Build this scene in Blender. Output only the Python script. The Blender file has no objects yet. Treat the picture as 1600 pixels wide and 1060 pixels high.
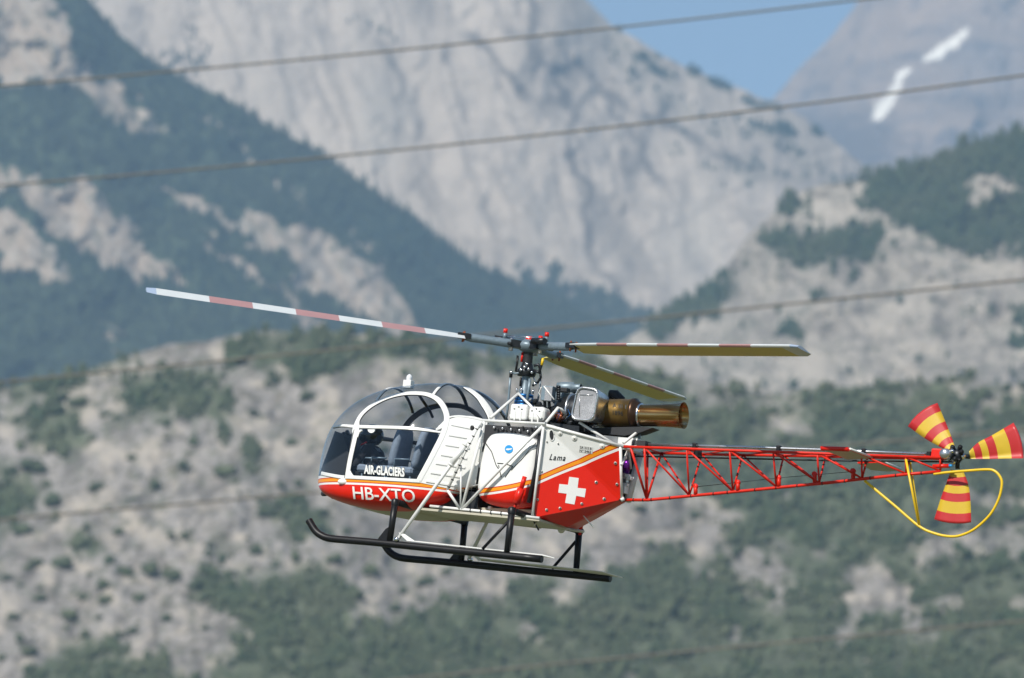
import bpy, math, random
import numpy as np
from mathutils import Vector, Matrix

random.seed(7)
rng = np.random.default_rng(11)
scene = bpy.context.scene
COL = scene.collection

# ------------------------------------------------------------------ camera, sky, sun, exposure
IMG_W, IMG_H = 1600.0, 1060.0
CAM = Vector((0.0, 0.0, 1.7))
PITCH = math.radians(8.5)
LENS = 195.0
FPX = IMG_W * LENS / 36.0
HELI_DIST = 75.0

cam_data = bpy.data.cameras.new('camera')
cam_data.lens = LENS
cam_data.sensor_width = 36.0
cam_data.clip_start = 0.5
cam_data.clip_end = 60000.0
cam_data.dof.use_dof = True
cam_data.dof.focus_distance = HELI_DIST
cam_data.dof.aperture_fstop = 1.5
cam_data.dof.aperture_blades = 9
cam = bpy.data.objects.new('camera', cam_data)
cam.location = CAM
cam.rotation_euler = (math.pi / 2 + PITCH, 0.0, 0.0)
COL.objects.link(cam)
scene.camera = cam

SUN_DIR = Vector((0.35, 0.66, -0.69)).normalized()          # the way the light travels
SUN_EL = math.asin(-SUN_DIR.z)
SUN_AZ = math.atan2(-SUN_DIR.x, -SUN_DIR.y)
world = bpy.data.worlds.new('World')
scene.world = world
world.use_nodes = True
wn = world.node_tree
wn.nodes.clear()
w_out = wn.nodes.new('ShaderNodeOutputWorld')
w_bg = wn.nodes.new('ShaderNodeBackground')
w_sky = wn.nodes.new('ShaderNodeTexSky')
w_sky.sky_type = 'NISHITA'
w_sky.sun_disc = False
w_sky.sun_elevation = SUN_EL
w_sky.sun_rotation = SUN_AZ
w_sky.altitude = 600.0
w_sky.air_density = 1.0
w_sky.dust_density = 0.3
w_sky.ozone_density = 1.6
w_bg.inputs['Strength'].default_value = 0.07
wn.links.new(w_sky.outputs['Color'], w_bg.inputs['Color'])
wn.links.new(w_bg.outputs['Background'], w_out.inputs['Surface'])

sun_data = bpy.data.lights.new('sun', 'SUN')
sun_data.energy = 5.0
sun_data.angle = math.radians(0.5)
sun_data.color = (1.0, 0.95, 0.88)
sun = bpy.data.objects.new('sun', sun_data)
sun.rotation_euler = SUN_DIR.to_track_quat('-Z', 'Y').to_euler()
sun.location = (-40, -60, 80)
COL.objects.link(sun)

scene.view_settings.view_transform = 'Standard'
scene.view_settings.look = 'None'
scene.view_settings.gamma = 1.0
scene.view_settings.use_curve_mapping = False
scene.view_settings.exposure = 0.40
scene.cycles.use_denoising = True
scene.cycles.max_bounces = 8
scene.cycles.transparent_max_bounces = 16
scene.cycles.volume_bounces = 1
scene.cycles.sample_clamp_indirect = 6.0

# ------------------------------------------------------------------ small maths
C_F = Vector((0, math.cos(PITCH), math.sin(PITCH)))
C_U = Vector((0, -math.sin(PITCH), math.cos(PITCH)))
C_R = Vector((1, 0, 0))


def ray(u, v):
    return C_F + C_R * ((u - IMG_W / 2) / FPX) + C_U * ((IMG_H / 2 - v) / FPX)


HELI_ROT = (Matrix.Rotation(math.radians(-24.5), 4, 'Z') @ Matrix.Rotation(math.radians(6.2), 4, 'Y')
            @ Matrix.Rotation(math.radians(-1.0), 4, 'X'))
HELI_ORG = CAM + ray(825, 690) * HELI_DIST
HELI_M = Matrix.Translation(HELI_ORG) @ HELI_ROT
HELI_I = HELI_M.inverted()
CAM_L = HELI_I @ CAM
ROT_I = HELI_I.to_3x3()


def lray(u, v):
    return ROT_I @ ray(u, v)


def U(u, v, y):
    """point of the helicopter's own frame (x aft, y starboard, z up) on its plane y, seen along a sight line"""
    d = lray(u, v)
    return CAM_L + d * ((y - CAM_L.y) / d.y)


def on_plane(u, v, p0, n):
    d = lray(u, v)
    return CAM_L + d * ((p0 - CAM_L).dot(n) / d.dot(n))


def mir(p):
    return Vector((p.x, -p.y, p.z))


def pchip(xs, ys):
    xs = np.asarray(xs, float); ys = np.asarray(ys, float)
    h = np.diff(xs); dl = np.diff(ys) / h
    m = np.zeros(len(xs)); m[0] = dl[0]; m[-1] = dl[-1]
    for i in range(1, len(xs) - 1):
        if dl[i - 1] * dl[i] > 0:
            w1, w2 = 2 * h[i] + h[i - 1], h[i] + 2 * h[i - 1]
            m[i] = (w1 + w2) / (w1 / dl[i - 1] + w2 / dl[i])

    def f(x):
        x = min(max(float(x), xs[0]), xs[-1])
        i = int(min(max(np.searchsorted(xs, x) - 1, 0), len(xs) - 2))
        t = (x - xs[i]) / h[i]
        return float(ys[i] * (1 + 2 * t) * (1 - t) ** 2 + h[i] * m[i] * t * (1 - t) ** 2
                     + ys[i + 1] * t * t * (3 - 2 * t) + h[i] * m[i + 1] * t * t * (t - 1))
    return f


def smooth_path(pts, n=6):
    """Catmull-Rom through a list of tuples or vectors"""
    P = [np.array(tuple(p), float) for p in pts]
    out = []
    for i in range(len(P) - 1):
        a = P[max(i - 1, 0)]; b = P[i]; c = P[i + 1]; d = P[min(i + 2, len(P) - 1)]
        for k in range(n):
            t = k / n
            out.append(0.5 * (2 * b + (c - a) * t + (2 * a - 5 * b + 4 * c - d) * t * t + (3 * b - 3 * c + d - a) * t ** 3))
    out.append(P[-1])
    return out


_tab = np.random.default_rng(5).random((256, 256))


def vnoise(x, y):
    xi = np.floor(x).astype(int); yi = np.floor(y).astype(int)
    fx = x - xi; fy = y - yi
    fx = fx * fx * (3 - 2 * fx); fy = fy * fy * (3 - 2 * fy)
    a = _tab[xi & 255, yi & 255]; b = _tab[(xi + 1) & 255, yi & 255]
    c = _tab[xi & 255, (yi + 1) & 255]; d = _tab[(xi + 1) & 255, (yi + 1) & 255]
    return (a * (1 - fx) + b * fx) * (1 - fy) + (c * (1 - fx) + d * fx) * fy - 0.5


def fbm(x, y, octv=5, gain=0.5):
    s = 0.0; a = 1.0
    for i in range(octv):
        s = s + a * vnoise(x * 2 ** i + 17.3 * i, y * 2 ** i + 5.1 * i)
        a *= gain
    return s


def inside(poly, u, v):
    r = np.zeros(u.shape, bool)
    n = len(poly)
    for i in range(n):
        x1, y1 = poly[i]; x2, y2 = poly[(i + 1) % n]
        if y1 == y2:
            continue
        c = ((y1 > v) != (y2 > v)) & (u < (x2 - x1) * (v - y1) / (y2 - y1) + x1)
        r ^= c
    return r


# ------------------------------------------------------------------ materials
def new_mat(name):
    m = bpy.data.materials.new(name)
    m.use_nodes = True
    nt = m.node_tree
    return m, nt, nt.nodes['Principled BSDF'], nt.nodes['Material Output']


def add(nt, t, **kw):
    n = nt.nodes.new(t)
    for k, v in kw.items():
        setattr(n, k, v)
    return n


def paint(name, col, rough=0.3, metal=0.0, wear=0.12, scale=9.0, coat=0.0, bump=0.0, spec=0.5):
    m, nt, b, o = new_mat(name)
    b.inputs['Metallic'].default_value = metal
    b.inputs['Coat Weight'].default_value = coat
    b.inputs['Coat Roughness'].default_value = 0.06
    b.inputs['Specular IOR Level'].default_value = spec
    tc = add(nt, 'ShaderNodeTexCoord')
    ns = add(nt, 'ShaderNodeTexNoise')
    ns.inputs['Scale'].default_value = scale
    ns.inputs['Detail'].default_value = 5.0
    nt.links.new(tc.outputs['Object'], ns.inputs['Vector'])
    mx = add(nt, 'ShaderNodeMix', data_type='RGBA')
    mx.inputs['A'].default_value = (*[c * (1 - wear) for c in col], 1)
    mx.inputs['B'].default_value = (*[min(1, c * (1 + wear * 0.6)) for c in col], 1)
    nt.links.new(ns.outputs['Fac'], mx.inputs['Factor'])
    nt.links.new(mx.outputs['Result'], b.inputs['Base Color'])
    mr = add(nt, 'ShaderNodeMapRange')
    mr.inputs['To Min'].default_value = max(0.02, rough * 0.75)
    mr.inputs['To Max'].default_value = min(1.0, rough * 1.3)
    nt.links.new(ns.outputs['Fac'], mr.inputs['Value'])
    nt.links.new(mr.outputs['Result'], b.inputs['Roughness'])
    if bump:
        n2 = add(nt, 'ShaderNodeTexNoise')
        n2.inputs['Scale'].default_value = scale * 6
        nt.links.new(tc.outputs['Object'], n2.inputs['Vector'])
        bp = add(nt, 'ShaderNodeBump')
        bp.inputs['Strength'].default_value = bump
        bp.inputs['Distance'].default_value = 0.01
        nt.links.new(n2.outputs['Fac'], bp.inputs['Height'])
        nt.links.new(bp.outputs['Normal'], b.inputs['Normal'])
    return m


WHITE_C = (0.80, 0.80, 0.77)
RED_C = (0.72, 0.016, 0.005)
ORANGE_C = (0.85, 0.30, 0.012)
white = paint('white_paint', WHITE_C, 0.28, wear=0.05, coat=0.3)
white_tube = paint('white_tube_paint', (0.78, 0.78, 0.75), 0.35, wear=0.10, scale=14)
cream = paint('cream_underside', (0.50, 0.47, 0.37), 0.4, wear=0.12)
red = paint('red_paint', RED_C, 0.32, wear=0.08, coat=0.15, spec=0.3)
red_tube = paint('red_tube_paint', (0.66, 0.022, 0.008), 0.36, wear=0.22, scale=18, spec=0.25)
black = paint('black_paint', (0.010, 0.010, 0.011), 0.4, wear=0.3, spec=0.3)
black_rubber = paint('black_rubber', (0.014, 0.014, 0.015), 0.7, wear=0.3)
lining = paint('dark_lining', (0.02, 0.021, 0.024), 0.6, wear=0.2)
grey_metal = paint('grey_blue_metal', (0.19, 0.25, 0.29), 0.4, metal=0.25, wear=0.3, scale=22)
dark_metal = paint('dark_metal', (0.035, 0.038, 0.042), 0.38, metal=0.6, wear=0.4, scale=25)
silver = paint('silver_metal', (0.62, 0.63, 0.64), 0.28, metal=0.9, wear=0.15, scale=16)
bright_steel = paint('bright_steel', (0.75, 0.75, 0.76), 0.2, metal=1.0, wear=0.1)
mesh_grey = None
yellow = paint('yellow_paint', (0.80, 0.52, 0.012), 0.35, wear=0.10)
blade_yellow = paint('blade_underside_yellow', (0.64, 0.54, 0.17), 0.5, wear=0.15, scale=4)
blade_white = paint('blade_white', (0.62, 0.65, 0.64), 0.4, wear=0.08, scale=5)
blade_red = paint('blade_red', (0.42, 0.23, 0.22), 0.4, wear=0.15, scale=5)
blade_cap = paint('blade_tip_blue', (0.36, 0.44, 0.56), 0.35, wear=0.1)
tail_red = paint('tail_blade_red', (0.50, 0.026, 0.028), 0.4, wear=0.1)
tail_yellow = paint('tail_blade_yellow', (0.62, 0.42, 0.03), 0.4, wear=0.1)
seat_cloth = paint('blue_grey_cloth', (0.27, 0.32, 0.385), 0.9, wear=0.3, scale=16, bump=0.5)
seat_dark = paint('dark_cloth', (0.03, 0.038, 0.05), 0.9, wear=0.3, scale=16)
blue_part = paint('blue_anodised', (0.03, 0.16, 0.42), 0.3, metal=0.6, wear=0.3, scale=20)
purple_part = paint('purple_anodised', (0.16, 0.02, 0.30), 0.25, metal=0.7, wear=0.2)
copper = paint('copper_duct', (0.42, 0.19, 0.10), 0.25, metal=0.95, wear=0.35, scale=18)
orange_brown = paint('orange_brown_metal', (0.35, 0.10, 0.04), 0.4, metal=0.4, wear=0.4, scale=25)
sticker_blue = paint('sticker_blue', (0.02, 0.30, 0.68), 0.4, wear=0.05)
plate_grey = paint('plate_grey', (0.66, 0.66, 0.63), 0.5, wear=0.05)
letter_white = paint('letter_white', (0.80, 0.80, 0.76), 0.4, wear=0.04)
letter_black = paint('letter_black', (0.012, 0.012, 0.012), 0.5, wear=0.1)
bolt_metal = paint('bolt_metal', (0.55, 0.53, 0.48), 0.35, metal=0.7, wear=0.2)
jacket = paint('dark_jacket', (0.018, 0.019, 0.023), 0.85, wear=0.4, scale=30, bump=0.6)
skin = paint('skin', (0.45, 0.27, 0.19), 0.55, wear=0.12, scale=30)
helmet_black = paint('helmet_black', (0.012, 0.012, 0.014), 0.22, wear=0.2, coat=0.4)
scarf_mat = paint('patterned_scarf', (0.30, 0.31, 0.33), 0.9, wear=0.9, scale=45)
beacon_glass = paint('beacon_clear', (0.75, 0.78, 0.80), 0.12, wear=0.05)


def bronze_mat():
    m, nt, b, o = new_mat('heat_tinted_bronze')
    b.inputs['Metallic'].default_value = 1.0
    tc = add(nt, 'ShaderNodeTexCoord')
    mp = add(nt, 'ShaderNodeMapping')
    mp.inputs['Scale'].default_value = (0.25, 4, 9)
    ns = add(nt, 'ShaderNodeTexNoise')
    ns.inputs['Scale'].default_value = 3.0
    ns.inputs['Detail'].default_value = 6.0
    nt.links.new(tc.outputs['Object'], mp.inputs['Vector'])
    nt.links.new(mp.outputs['Vector'], ns.inputs['Vector'])
    cr = add(nt, 'ShaderNodeValToRGB')
    e = cr.color_ramp.elements
    e[0].position = 0.30; e[0].color = (0.34, 0.12, 0.04, 1)
    e[1].position = 0.70; e[1].color = (0.50, 0.41, 0.27, 1)
    k = e.new(0.5); k.color = (0.42, 0.25, 0.08, 1)
    nt.links.new(ns.outputs['Fac'], cr.inputs['Fac'])
    nt.links.new(cr.outputs['Color'], b.inputs['Base Color'])
    mr = add(nt, 'ShaderNodeMapRange')
    mr.inputs['To Min'].default_value = 0.16
    mr.inputs['To Max'].default_value = 0.34
    nt.links.new(ns.outputs['Fac'], mr.inputs['Value'])
    nt.links.new(mr.outputs['Result'], b.inputs['Roughness'])
    return m


bronze = bronze_mat()
drum_mat = paint('dull_bronze_drum', (0.22, 0.135, 0.038), 0.42, metal=0.75, wear=0.25, scale=12)
dark_bronze = paint('dark_bronze_ring', (0.09, 0.05, 0.03), 0.35, metal=0.8, wear=0.3)


def mesh_screen_mat():
    m, nt, b, o = new_mat('intake_screen')
    tc = add(nt, 'ShaderNodeTexCoord')
    vo = add(nt, 'ShaderNodeTexVoronoi')
    vo.inputs['Scale'].default_value = 95.0
    nt.links.new(tc.outputs['Object'], vo.inputs['Vector'])
    ns = add(nt, 'ShaderNodeTexNoise')
    ns.inputs['Scale'].default_value = 5.0
    nt.links.new(tc.outputs['Object'], ns.inputs['Vector'])
    mt = add(nt, 'ShaderNodeMath', operation='ADD')
    nt.links.new(vo.outputs['Distance'], mt.inputs[0])
    nt.links.new(ns.outputs['Fac'], mt.inputs[1])
    cr = add(nt, 'ShaderNodeValToRGB')
    cr.color_ramp.elements[0].position = 0.5; cr.color_ramp.elements[0].color = (0.60, 0.60, 0.61, 1)
    cr.color_ramp.elements[1].position = 1.15; cr.color_ramp.elements[1].color = (0.30, 0.30, 0.31, 1)
    nt.links.new(mt.outputs[0], cr.inputs['Fac'])
    nt.links.new(cr.outputs['Color'], b.inputs['Base Color'])
    b.inputs['Metallic'].default_value = 0.5
    b.inputs['Roughness'].default_value = 0.5
    return m


mesh_grey = mesh_screen_mat()


def glass_mat(name, tint, refl=0.9):
    m, nt, b, o = new_mat(name)
    nt.nodes.remove(b)
    tr = add(nt, 'ShaderNodeBsdfTransparent')
    tr.inputs['Color'].default_value = (*tint, 1)
    gl = add(nt, 'ShaderNodeBsdfGlossy')
    gl.inputs['Color'].default_value = (refl, refl, refl, 1)
    gl.inputs['Roughness'].default_value = 0.03
    tc = add(nt, 'ShaderNodeTexCoord')
    ns = add(nt, 'ShaderNodeTexNoise')
    ns.inputs['Scale'].default_value = 1.3
    nt.links.new(tc.outputs['Object'], ns.inputs['Vector'])
    bp = add(nt, 'ShaderNodeBump')
    bp.inputs['Strength'].default_value = 0.06
    bp.inputs['Distance'].default_value = 0.05
    nt.links.new(ns.outputs['Fac'], bp.inputs['Height'])
    nt.links.new(bp.outputs['Normal'], gl.inputs['Normal'])
    fr = add(nt, 'ShaderNodeFresnel')
    ge = add(nt, 'ShaderNodeNewGeometry')
    ir = add(nt, 'ShaderNodeMapRange')
    ir.inputs['To Min'].default_value = 1.5
    ir.inputs['To Max'].default_value = 1 / 1.5
    nt.links.new(ge.outputs['Backfacing'], ir.inputs['Value'])
    nt.links.new(ir.outputs['Result'], fr.inputs['IOR'])
    mx = add(nt, 'ShaderNodeMixShader')
    nt.links.new(fr.outputs[0], mx.inputs[0])
    nt.links.new(tr.outputs[0], mx.inputs[1])
    nt.links.new(gl.outputs[0], mx.inputs[2])
    nt.links.new(mx.outputs[0], o.inputs['Surface'])
    return m


canopy_mat = glass_mat('canopy_perspex', (0.84, 0.87, 0.90))


def livery_mat(name, a, b_, c, x0, bands, base_low, base_high):
    """paint whose stripes follow z = a + b x + c x^2 of the part's own frame; bands = [(offset below the line, colour)] from the top"""
    m, nt, bs, o = new_mat(name)
    bs.inputs['Roughness'].default_value = 0.34
    bs.inputs['Coat Weight'].default_value = 0.10
    bs.inputs['Specular IOR Level'].default_value = 0.28
    bs.inputs['Coat Roughness'].default_value = 0.06
    tc = add(nt, 'ShaderNodeTexCoord')
    sp = add(nt, 'ShaderNodeSeparateXYZ')
    nt.links.new(tc.outputs['Object'], sp.inputs[0])

    def mth(op, i0, i1):
        n = add(nt, 'ShaderNodeMath', operation=op)
        for k, i in enumerate((i0, i1)):
            if isinstance(i, (int, float)):
                n.inputs[k].default_value = i
            else:
                nt.links.new(i, n.inputs[k])
        return n.outputs[0]
    dx = mth('SUBTRACT', sp.outputs['X'], x0)
    line = mth('ADD', mth('ADD', a, mth('MULTIPLY', dx, b_)), mth('MULTIPLY', mth('MULTIPLY', dx, dx), c))
    d = mth('SUBTRACT', line, sp.outputs['Z'])            # metres below the line
    f = mth('ADD', mth('MULTIPLY', d, 2.0), 0.5)
    cr = add(nt, 'ShaderNodeValToRGB')
    cr.color_ramp.interpolation = 'CONSTANT'
    e = cr.color_ramp.elements
    e[0].position = 0.0; e[0].color = (*base_high, 1)
    e[1].position = 0.5 + 2.0 * bands[0][0]; e[1].color = (*bands[0][1], 1)
    for off, col in bands[1:]:
        k = e.new(min(0.999, 0.5 + 2.0 * off)); k.color = (*col, 1)
    nt.links.new(f, cr.inputs['Fac'])
    ns = add(nt, 'ShaderNodeTexNoise')
    ns.inputs['Scale'].default_value = 6.0
    ns.inputs['Detail'].default_value = 5.0
    nt.links.new(tc.outputs['Object'], ns.inputs['Vector'])
    mr = add(nt, 'ShaderNodeMapRange')
    mr.inputs['To Min'].default_value = 0.90
    mr.inputs['To Max'].default_value = 1.05
    nt.links.new(ns.outputs['Fac'], mr.inputs['Value'])
    vm = add(nt, 'ShaderNodeVectorMath', operation='SCALE')
    nt.links.new(cr.outputs['Color'], vm.inputs[0])
    nt.links.new(mr.outputs['Result'], vm.inputs['Scale'])
    nt.links.new(vm.outputs[0], bs.inputs['Base Color'])
    return m


# ------------------------------------------------------------------ object helpers
def mk(name, verts, faces, mat, parent=None, smooth=False, midx=None):
    me = bpy.data.meshes.new(name)
    me.from_pydata([tuple(v) for v in verts], [], faces)
    for m in (mat if isinstance(mat, (list, tuple)) else [mat]):
        me.materials.append(m)
    if midx is not None:
        me.polygons.foreach_set('material_index', midx)
    if smooth:
        me.polygons.foreach_set('use_smooth', [True] * len(me.polygons))
    me.update()
    o = bpy.data.objects.new(name, me)
    COL.objects.link(o)
    if parent is not None:
        o.parent = parent
    return o


def tag(o, label=None, cat=None, group=None, kind=None):
    if label: o['label'] = label
    if cat: o['category'] = cat
    if group: o['group'] = group
    if kind: o['kind'] = kind
    return o


class MB:
    """collects several shapes of ONE part"""
    def __init__(s):
        s.v = []; s.f = []; s.m = []

    def put(s, v, f, m=0):
        n = len(s.v)
        s.v += [tuple(p) for p in v]
        s.f += [tuple(i + n for i in q) for q in f]
        s.m += [m] * len(f)
        return s

    def make(s, name, mat, parent=None, smooth=False):
        return mk(name, s.v, s.f, mat, parent, smooth, s.m)


def tube_geo(pts, r, seg=10, squash=None):
    P = [Vector(tuple(p)) for p in pts]
    n = len(P)
    rad = [r] * n if isinstance(r, (int, float)) else list(r)
    v = []; f = []
    up = None
    for i in range(n):
        t = (P[min(i + 1, n - 1)] - P[max(i - 1, 0)])
        t = t.normalized() if t.length > 1e-9 else Vector((1, 0, 0))
        if up is None:
            ref = Vector((0, 0, 1)) if abs(t.z) < 0.9 else Vector((1, 0, 0))
            up = (ref - t * ref.dot(t)).normalized()
        else:
            up = (up - t * up.dot(t)).normalized()
        sd = t.cross(up)
        for k in range(seg):
            a = 2 * math.pi * k / seg
            v.append(P[i] + (up * math.cos(a) + sd * math.sin(a)) * rad[i])
    for i in range(n - 1):
        for k in range(seg):
            a = i * seg + k; b = i * seg + (k + 1) % seg
            f.append((a, b, b + seg, a + seg))
    f.append(tuple(range(seg - 1, -1, -1)))
    f.append(tuple((n - 1) * seg + k for k in range(seg)))
    return v, f


def tube(name, pts, r, mat, parent, seg=10):
    v, f = tube_geo(pts, r, seg)
    o = mk(name, v, f, mat, parent)
    for p in o.data.polygons:
        p.use_smooth = len(p.vertices) == 4
    return o


def tb(name, px, r, mat, parent, seg=10):
    return tube(name, [U(*p) for p in px], r, mat, parent, seg)


def box_geo(c, ax, ay, az):
    c = Vector(c)
    v = [c + ax * i + ay * j + az * k for i in (-1, 1) for j in (-1, 1) for k in (-1, 1)]
    f = [(0, 1, 3, 2), (4, 6, 7, 5), (0, 4, 5, 1), (2, 3, 7, 6), (0, 2, 6, 4), (1, 5, 7, 3)]
    return v, f


X, Y, Z = Vector((1, 0, 0)), Vector((0, 1, 0)), Vector((0, 0, 1))


def bx(name, c, sx, sy, sz, mat, parent, bevel=0.0):
    v, f = box_geo(c, X * sx / 2, Y * sy / 2, Z * sz / 2)
    o = mk(name, v, f, mat, parent)
    if bevel:
        b = o.modifiers.new('edge', 'BEVEL'); b.width = bevel; b.segments = 3
    return o


def prism_geo(loop_a, loop_b):
    n = len(loop_a)
    v = list(loop_a) + list(loop_b)
    f = [tuple(range(n - 1, -1, -1)), tuple(range(n, 2 * n))]
    f += [(i, (i + 1) % n, n + (i + 1) % n, n + i) for i in range(n)]
    return v, f


def lathe_geo(c, axis, prof, seg=32):
    """prof = [(distance along the axis, radius)]"""
    c = Vector(c); axis = Vector(axis).normalized()
    ref = Z if abs(axis.z) < 0.9 else X
    e1 = (ref - axis * ref.dot(axis)).normalized(); e2 = axis.cross(e1)
    v = []; f = []
    for d, r in prof:
        for k in range(seg):
            a = 2 * math.pi * k / seg
            v.append(c + axis * d + (e1 * math.cos(a) + e2 * math.sin(a)) * max(r, 1e-4))
    for i in range(len(prof) - 1):
        for k in range(seg):
            a = i * seg + k; b = i * seg + (k + 1) % seg
            f.append((a, b, b + seg, a + seg))
    return v, f


def lathe(name, c, axis, prof, mat, parent, seg=32):
    v, f = lathe_geo(c, axis, prof, seg)
    return mk(name, v, f, mat, parent, True)


def ball_geo(c, rx, ry, rz, nu=14, nv=9):
    v = []; f = []
    for j in range(nv + 1):
        b = math.pi * j / nv
        for i in range(nu):
            a = 2 * math.pi * i / nu
            v.append((c[0] + rx * math.sin(b) * math.cos(a), c[1] + ry * math.sin(b) * math.sin(a), c[2] + rz * math.cos(b)))
    for j in range(nv):
        for i in range(nu):
            f.append((j * nu + i, (j + 1) * nu + i, (j + 1) * nu + (i + 1) % nu, j * nu + (i + 1) % nu))
    return v, f


def text_geo(body, bold=0.0, shear=0.0, space=1.0):
    cu = bpy.data.curves.new('lettering', 'FONT')
    cu.body = body
    cu.offset = bold
    cu.shear = shear
    cu.space_character = space
    cu.resolution_u = 3
    o = bpy.data.objects.new('lettering', cu)
    COL.objects.link(o)
    bpy.context.view_layer.update()
    me = bpy.data.meshes.new_from_object(o.evaluated_get(bpy.context.evaluated_depsgraph_get()))
    import bmesh
    bm = bmesh.new(); bm.from_mesh(me)
    y0 = min(p.co.y for p in bm.verts); y1 = max(p.co.y for p in bm.verts)
    for k in range(1, 9):                         # extra rows so that the print follows a curved skin
        bmesh.ops.bisect_plane(bm, geom=bm.verts[:] + bm.edges[:] + bm.faces[:], plane_co=(0, y0 + (y1 - y0) * k / 9, 0), plane_no=(0, 1, 0))
    bm.verts.index_update()
    v = np.array([tuple(p.co[:2]) for p in bm.verts])
    f = [tuple(p.index for p in q.verts) for q in bm.faces]
    bm.free()
    COL.objects.unlink(o)
    bpy.data.objects.remove(o); bpy.data.curves.remove(cu); bpy.data.meshes.remove(me)
    lo = v.min(0); hi = v.max(0)
    v = (v - lo) / (hi - lo)
    return v, f


def lettering(name, body, quad, hit, mat, parent, bold=0.0, shear=0.0, space=1.0):
    """flat print laid on a surface: quad = top-left, top-right, bottom-left sight points"""
    v, f = text_geo(body, bold, shear, space)
    tl, tr, bl = [np.array(q, float) for q in quad]
    pts = []
    for a, b in v:
        p = bl + (tr - tl) * a + (tl - bl) * b
        pts.append(hit(p[0], p[1]))
    return mk(name, pts, f, mat, parent)

# ------------------------------------------------------------------ terrain: one real hillside behind another
def terrain_mat(name, rock_a, rock_b, rock_c, floor, s_big, s_mid, s_fine, speck=0.0, speck_col=(0.05, 0.06, 0.035), streak=0.0):
    m, nt, b, o = new_mat(name)
    b.inputs['Roughness'].default_value = 0.95
    b.inputs['Specular IOR Level'].default_value = 0.1
    tc = add(nt, 'ShaderNodeTexCoord')

    def noise(scale, det=6.0, rough=0.6, stretch=None):
        n = add(nt, 'ShaderNodeTexNoise')
        n.inputs['Scale'].default_value = scale
        n.inputs['Detail'].default_value = det
        n.inputs['Roughness'].default_value = rough
        if stretch:
            mp = add(nt, 'ShaderNodeMapping')
            mp.inputs['Rotation'].default_value = stretch[1]
            mp.inputs['Scale'].default_value = stretch[0]
            nt.links.new(tc.outputs['Object'], mp.inputs['Vector'])
            nt.links.new(mp.outputs['Vector'], n.inputs['Vector'])
        else:
            nt.links.new(tc.outputs['Object'], n.inputs['Vector'])
        return n.outputs['Fac']

    def ramp(fac, a, b_):
        r = add(nt, 'ShaderNodeMapRange')
        r.inputs['From Min'].default_value = a; r.inputs['From Max'].default_value = b_
        nt.links.new(fac, r.inputs['Value'])
        return r.outputs['Result']

    def mix(f, a, c):
        x = add(nt, 'ShaderNodeMix', data_type='RGBA')
        nt.links.new(f, x.inputs['Factor'])
        for k, i in (('A', a), ('B', c)):
            if isinstance(i, tuple):
                x.inputs[k].default_value = (*i, 1)
            else:
                nt.links.new(i, x.inputs[k])
        return x.outputs['Result']

    def attr(n):
        a = add(nt, 'ShaderNodeAttribute'); a.attribute_name = n
        return a.outputs['Fac']
    c = mix(ramp(noise(s_big), 0.36, 0.64), rock_a, rock_b)
    c = mix(ramp(noise(s_mid, 8.0, 0.7), 0.50, 0.70), c, rock_c)
    if streak:
        c = mix(ramp(noise(s_mid * 0.8, 6.0, 0.6, ((1.0, 0.12, 0.16), (0, 0.35, 0))), 0.50, 0.78), c, tuple(x * streak for x in rock_a))
    if speck:
        sp = ramp(noise(s_fine, 3.0, 0.55), 0.60 - 0.05 * speck, 0.66 - 0.05 * speck)
        c = mix(sp, c, speck_col)
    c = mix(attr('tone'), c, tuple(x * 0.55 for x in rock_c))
    c = mix(attr('bright'), c, (0.39, 0.345, 0.285))
    c = mix(attr('snow'), c, (0.76, 0.72, 0.63))
    fl = mix(ramp(noise(s_mid * 1.5), 0.35, 0.65), floor, tuple(x * 1.7 for x in floor))
    c = mix(attr('forest'), c, fl)
    nt.links.new(c, b.inputs['Base Color'])
    bp = add(nt, 'ShaderNodeBump')
    bp.inputs['Strength'].default_value = 0.5
    bp.inputs['Distance'].default_value = 0.25 / s_fine
    nt.links.new(noise(s_fine, 6.0, 0.65), bp.inputs['Height'])
    nt.links.new(bp.outputs['Normal'], b.inputs['Normal'])
    return m


def soft(poly_list, uu, vv, warp, ws, seed, reps=1):
    """soft-edged region: share of jittered copies of the polygons that hold each point"""
    tot = np.zeros(uu.shape)
    for k in range(reps):
        acc = np.zeros(uu.shape)
        s = seed + 13.7 * k
        w = warp * (1 + 0.5 * k / max(1, reps - 1))
        c = ws / (1 + 0.25 * k)
        du = fbm(uu / ws + seed, vv / ws, 4) * warp * 0.7 + fbm(uu / c + s, vv / c, 4) * w * 0.8
        dv = fbm(uu / ws + 50 + seed, vv / ws + 20, 4) * warp * 0.7 + fbm(uu / c + 50 + s, vv / c + 20, 4) * w * 0.8
        for p in poly_list:
            acc = np.maximum(acc, inside(p, uu + du, vv + dv).astype(float))
        tot += acc
    return tot / reps


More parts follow.
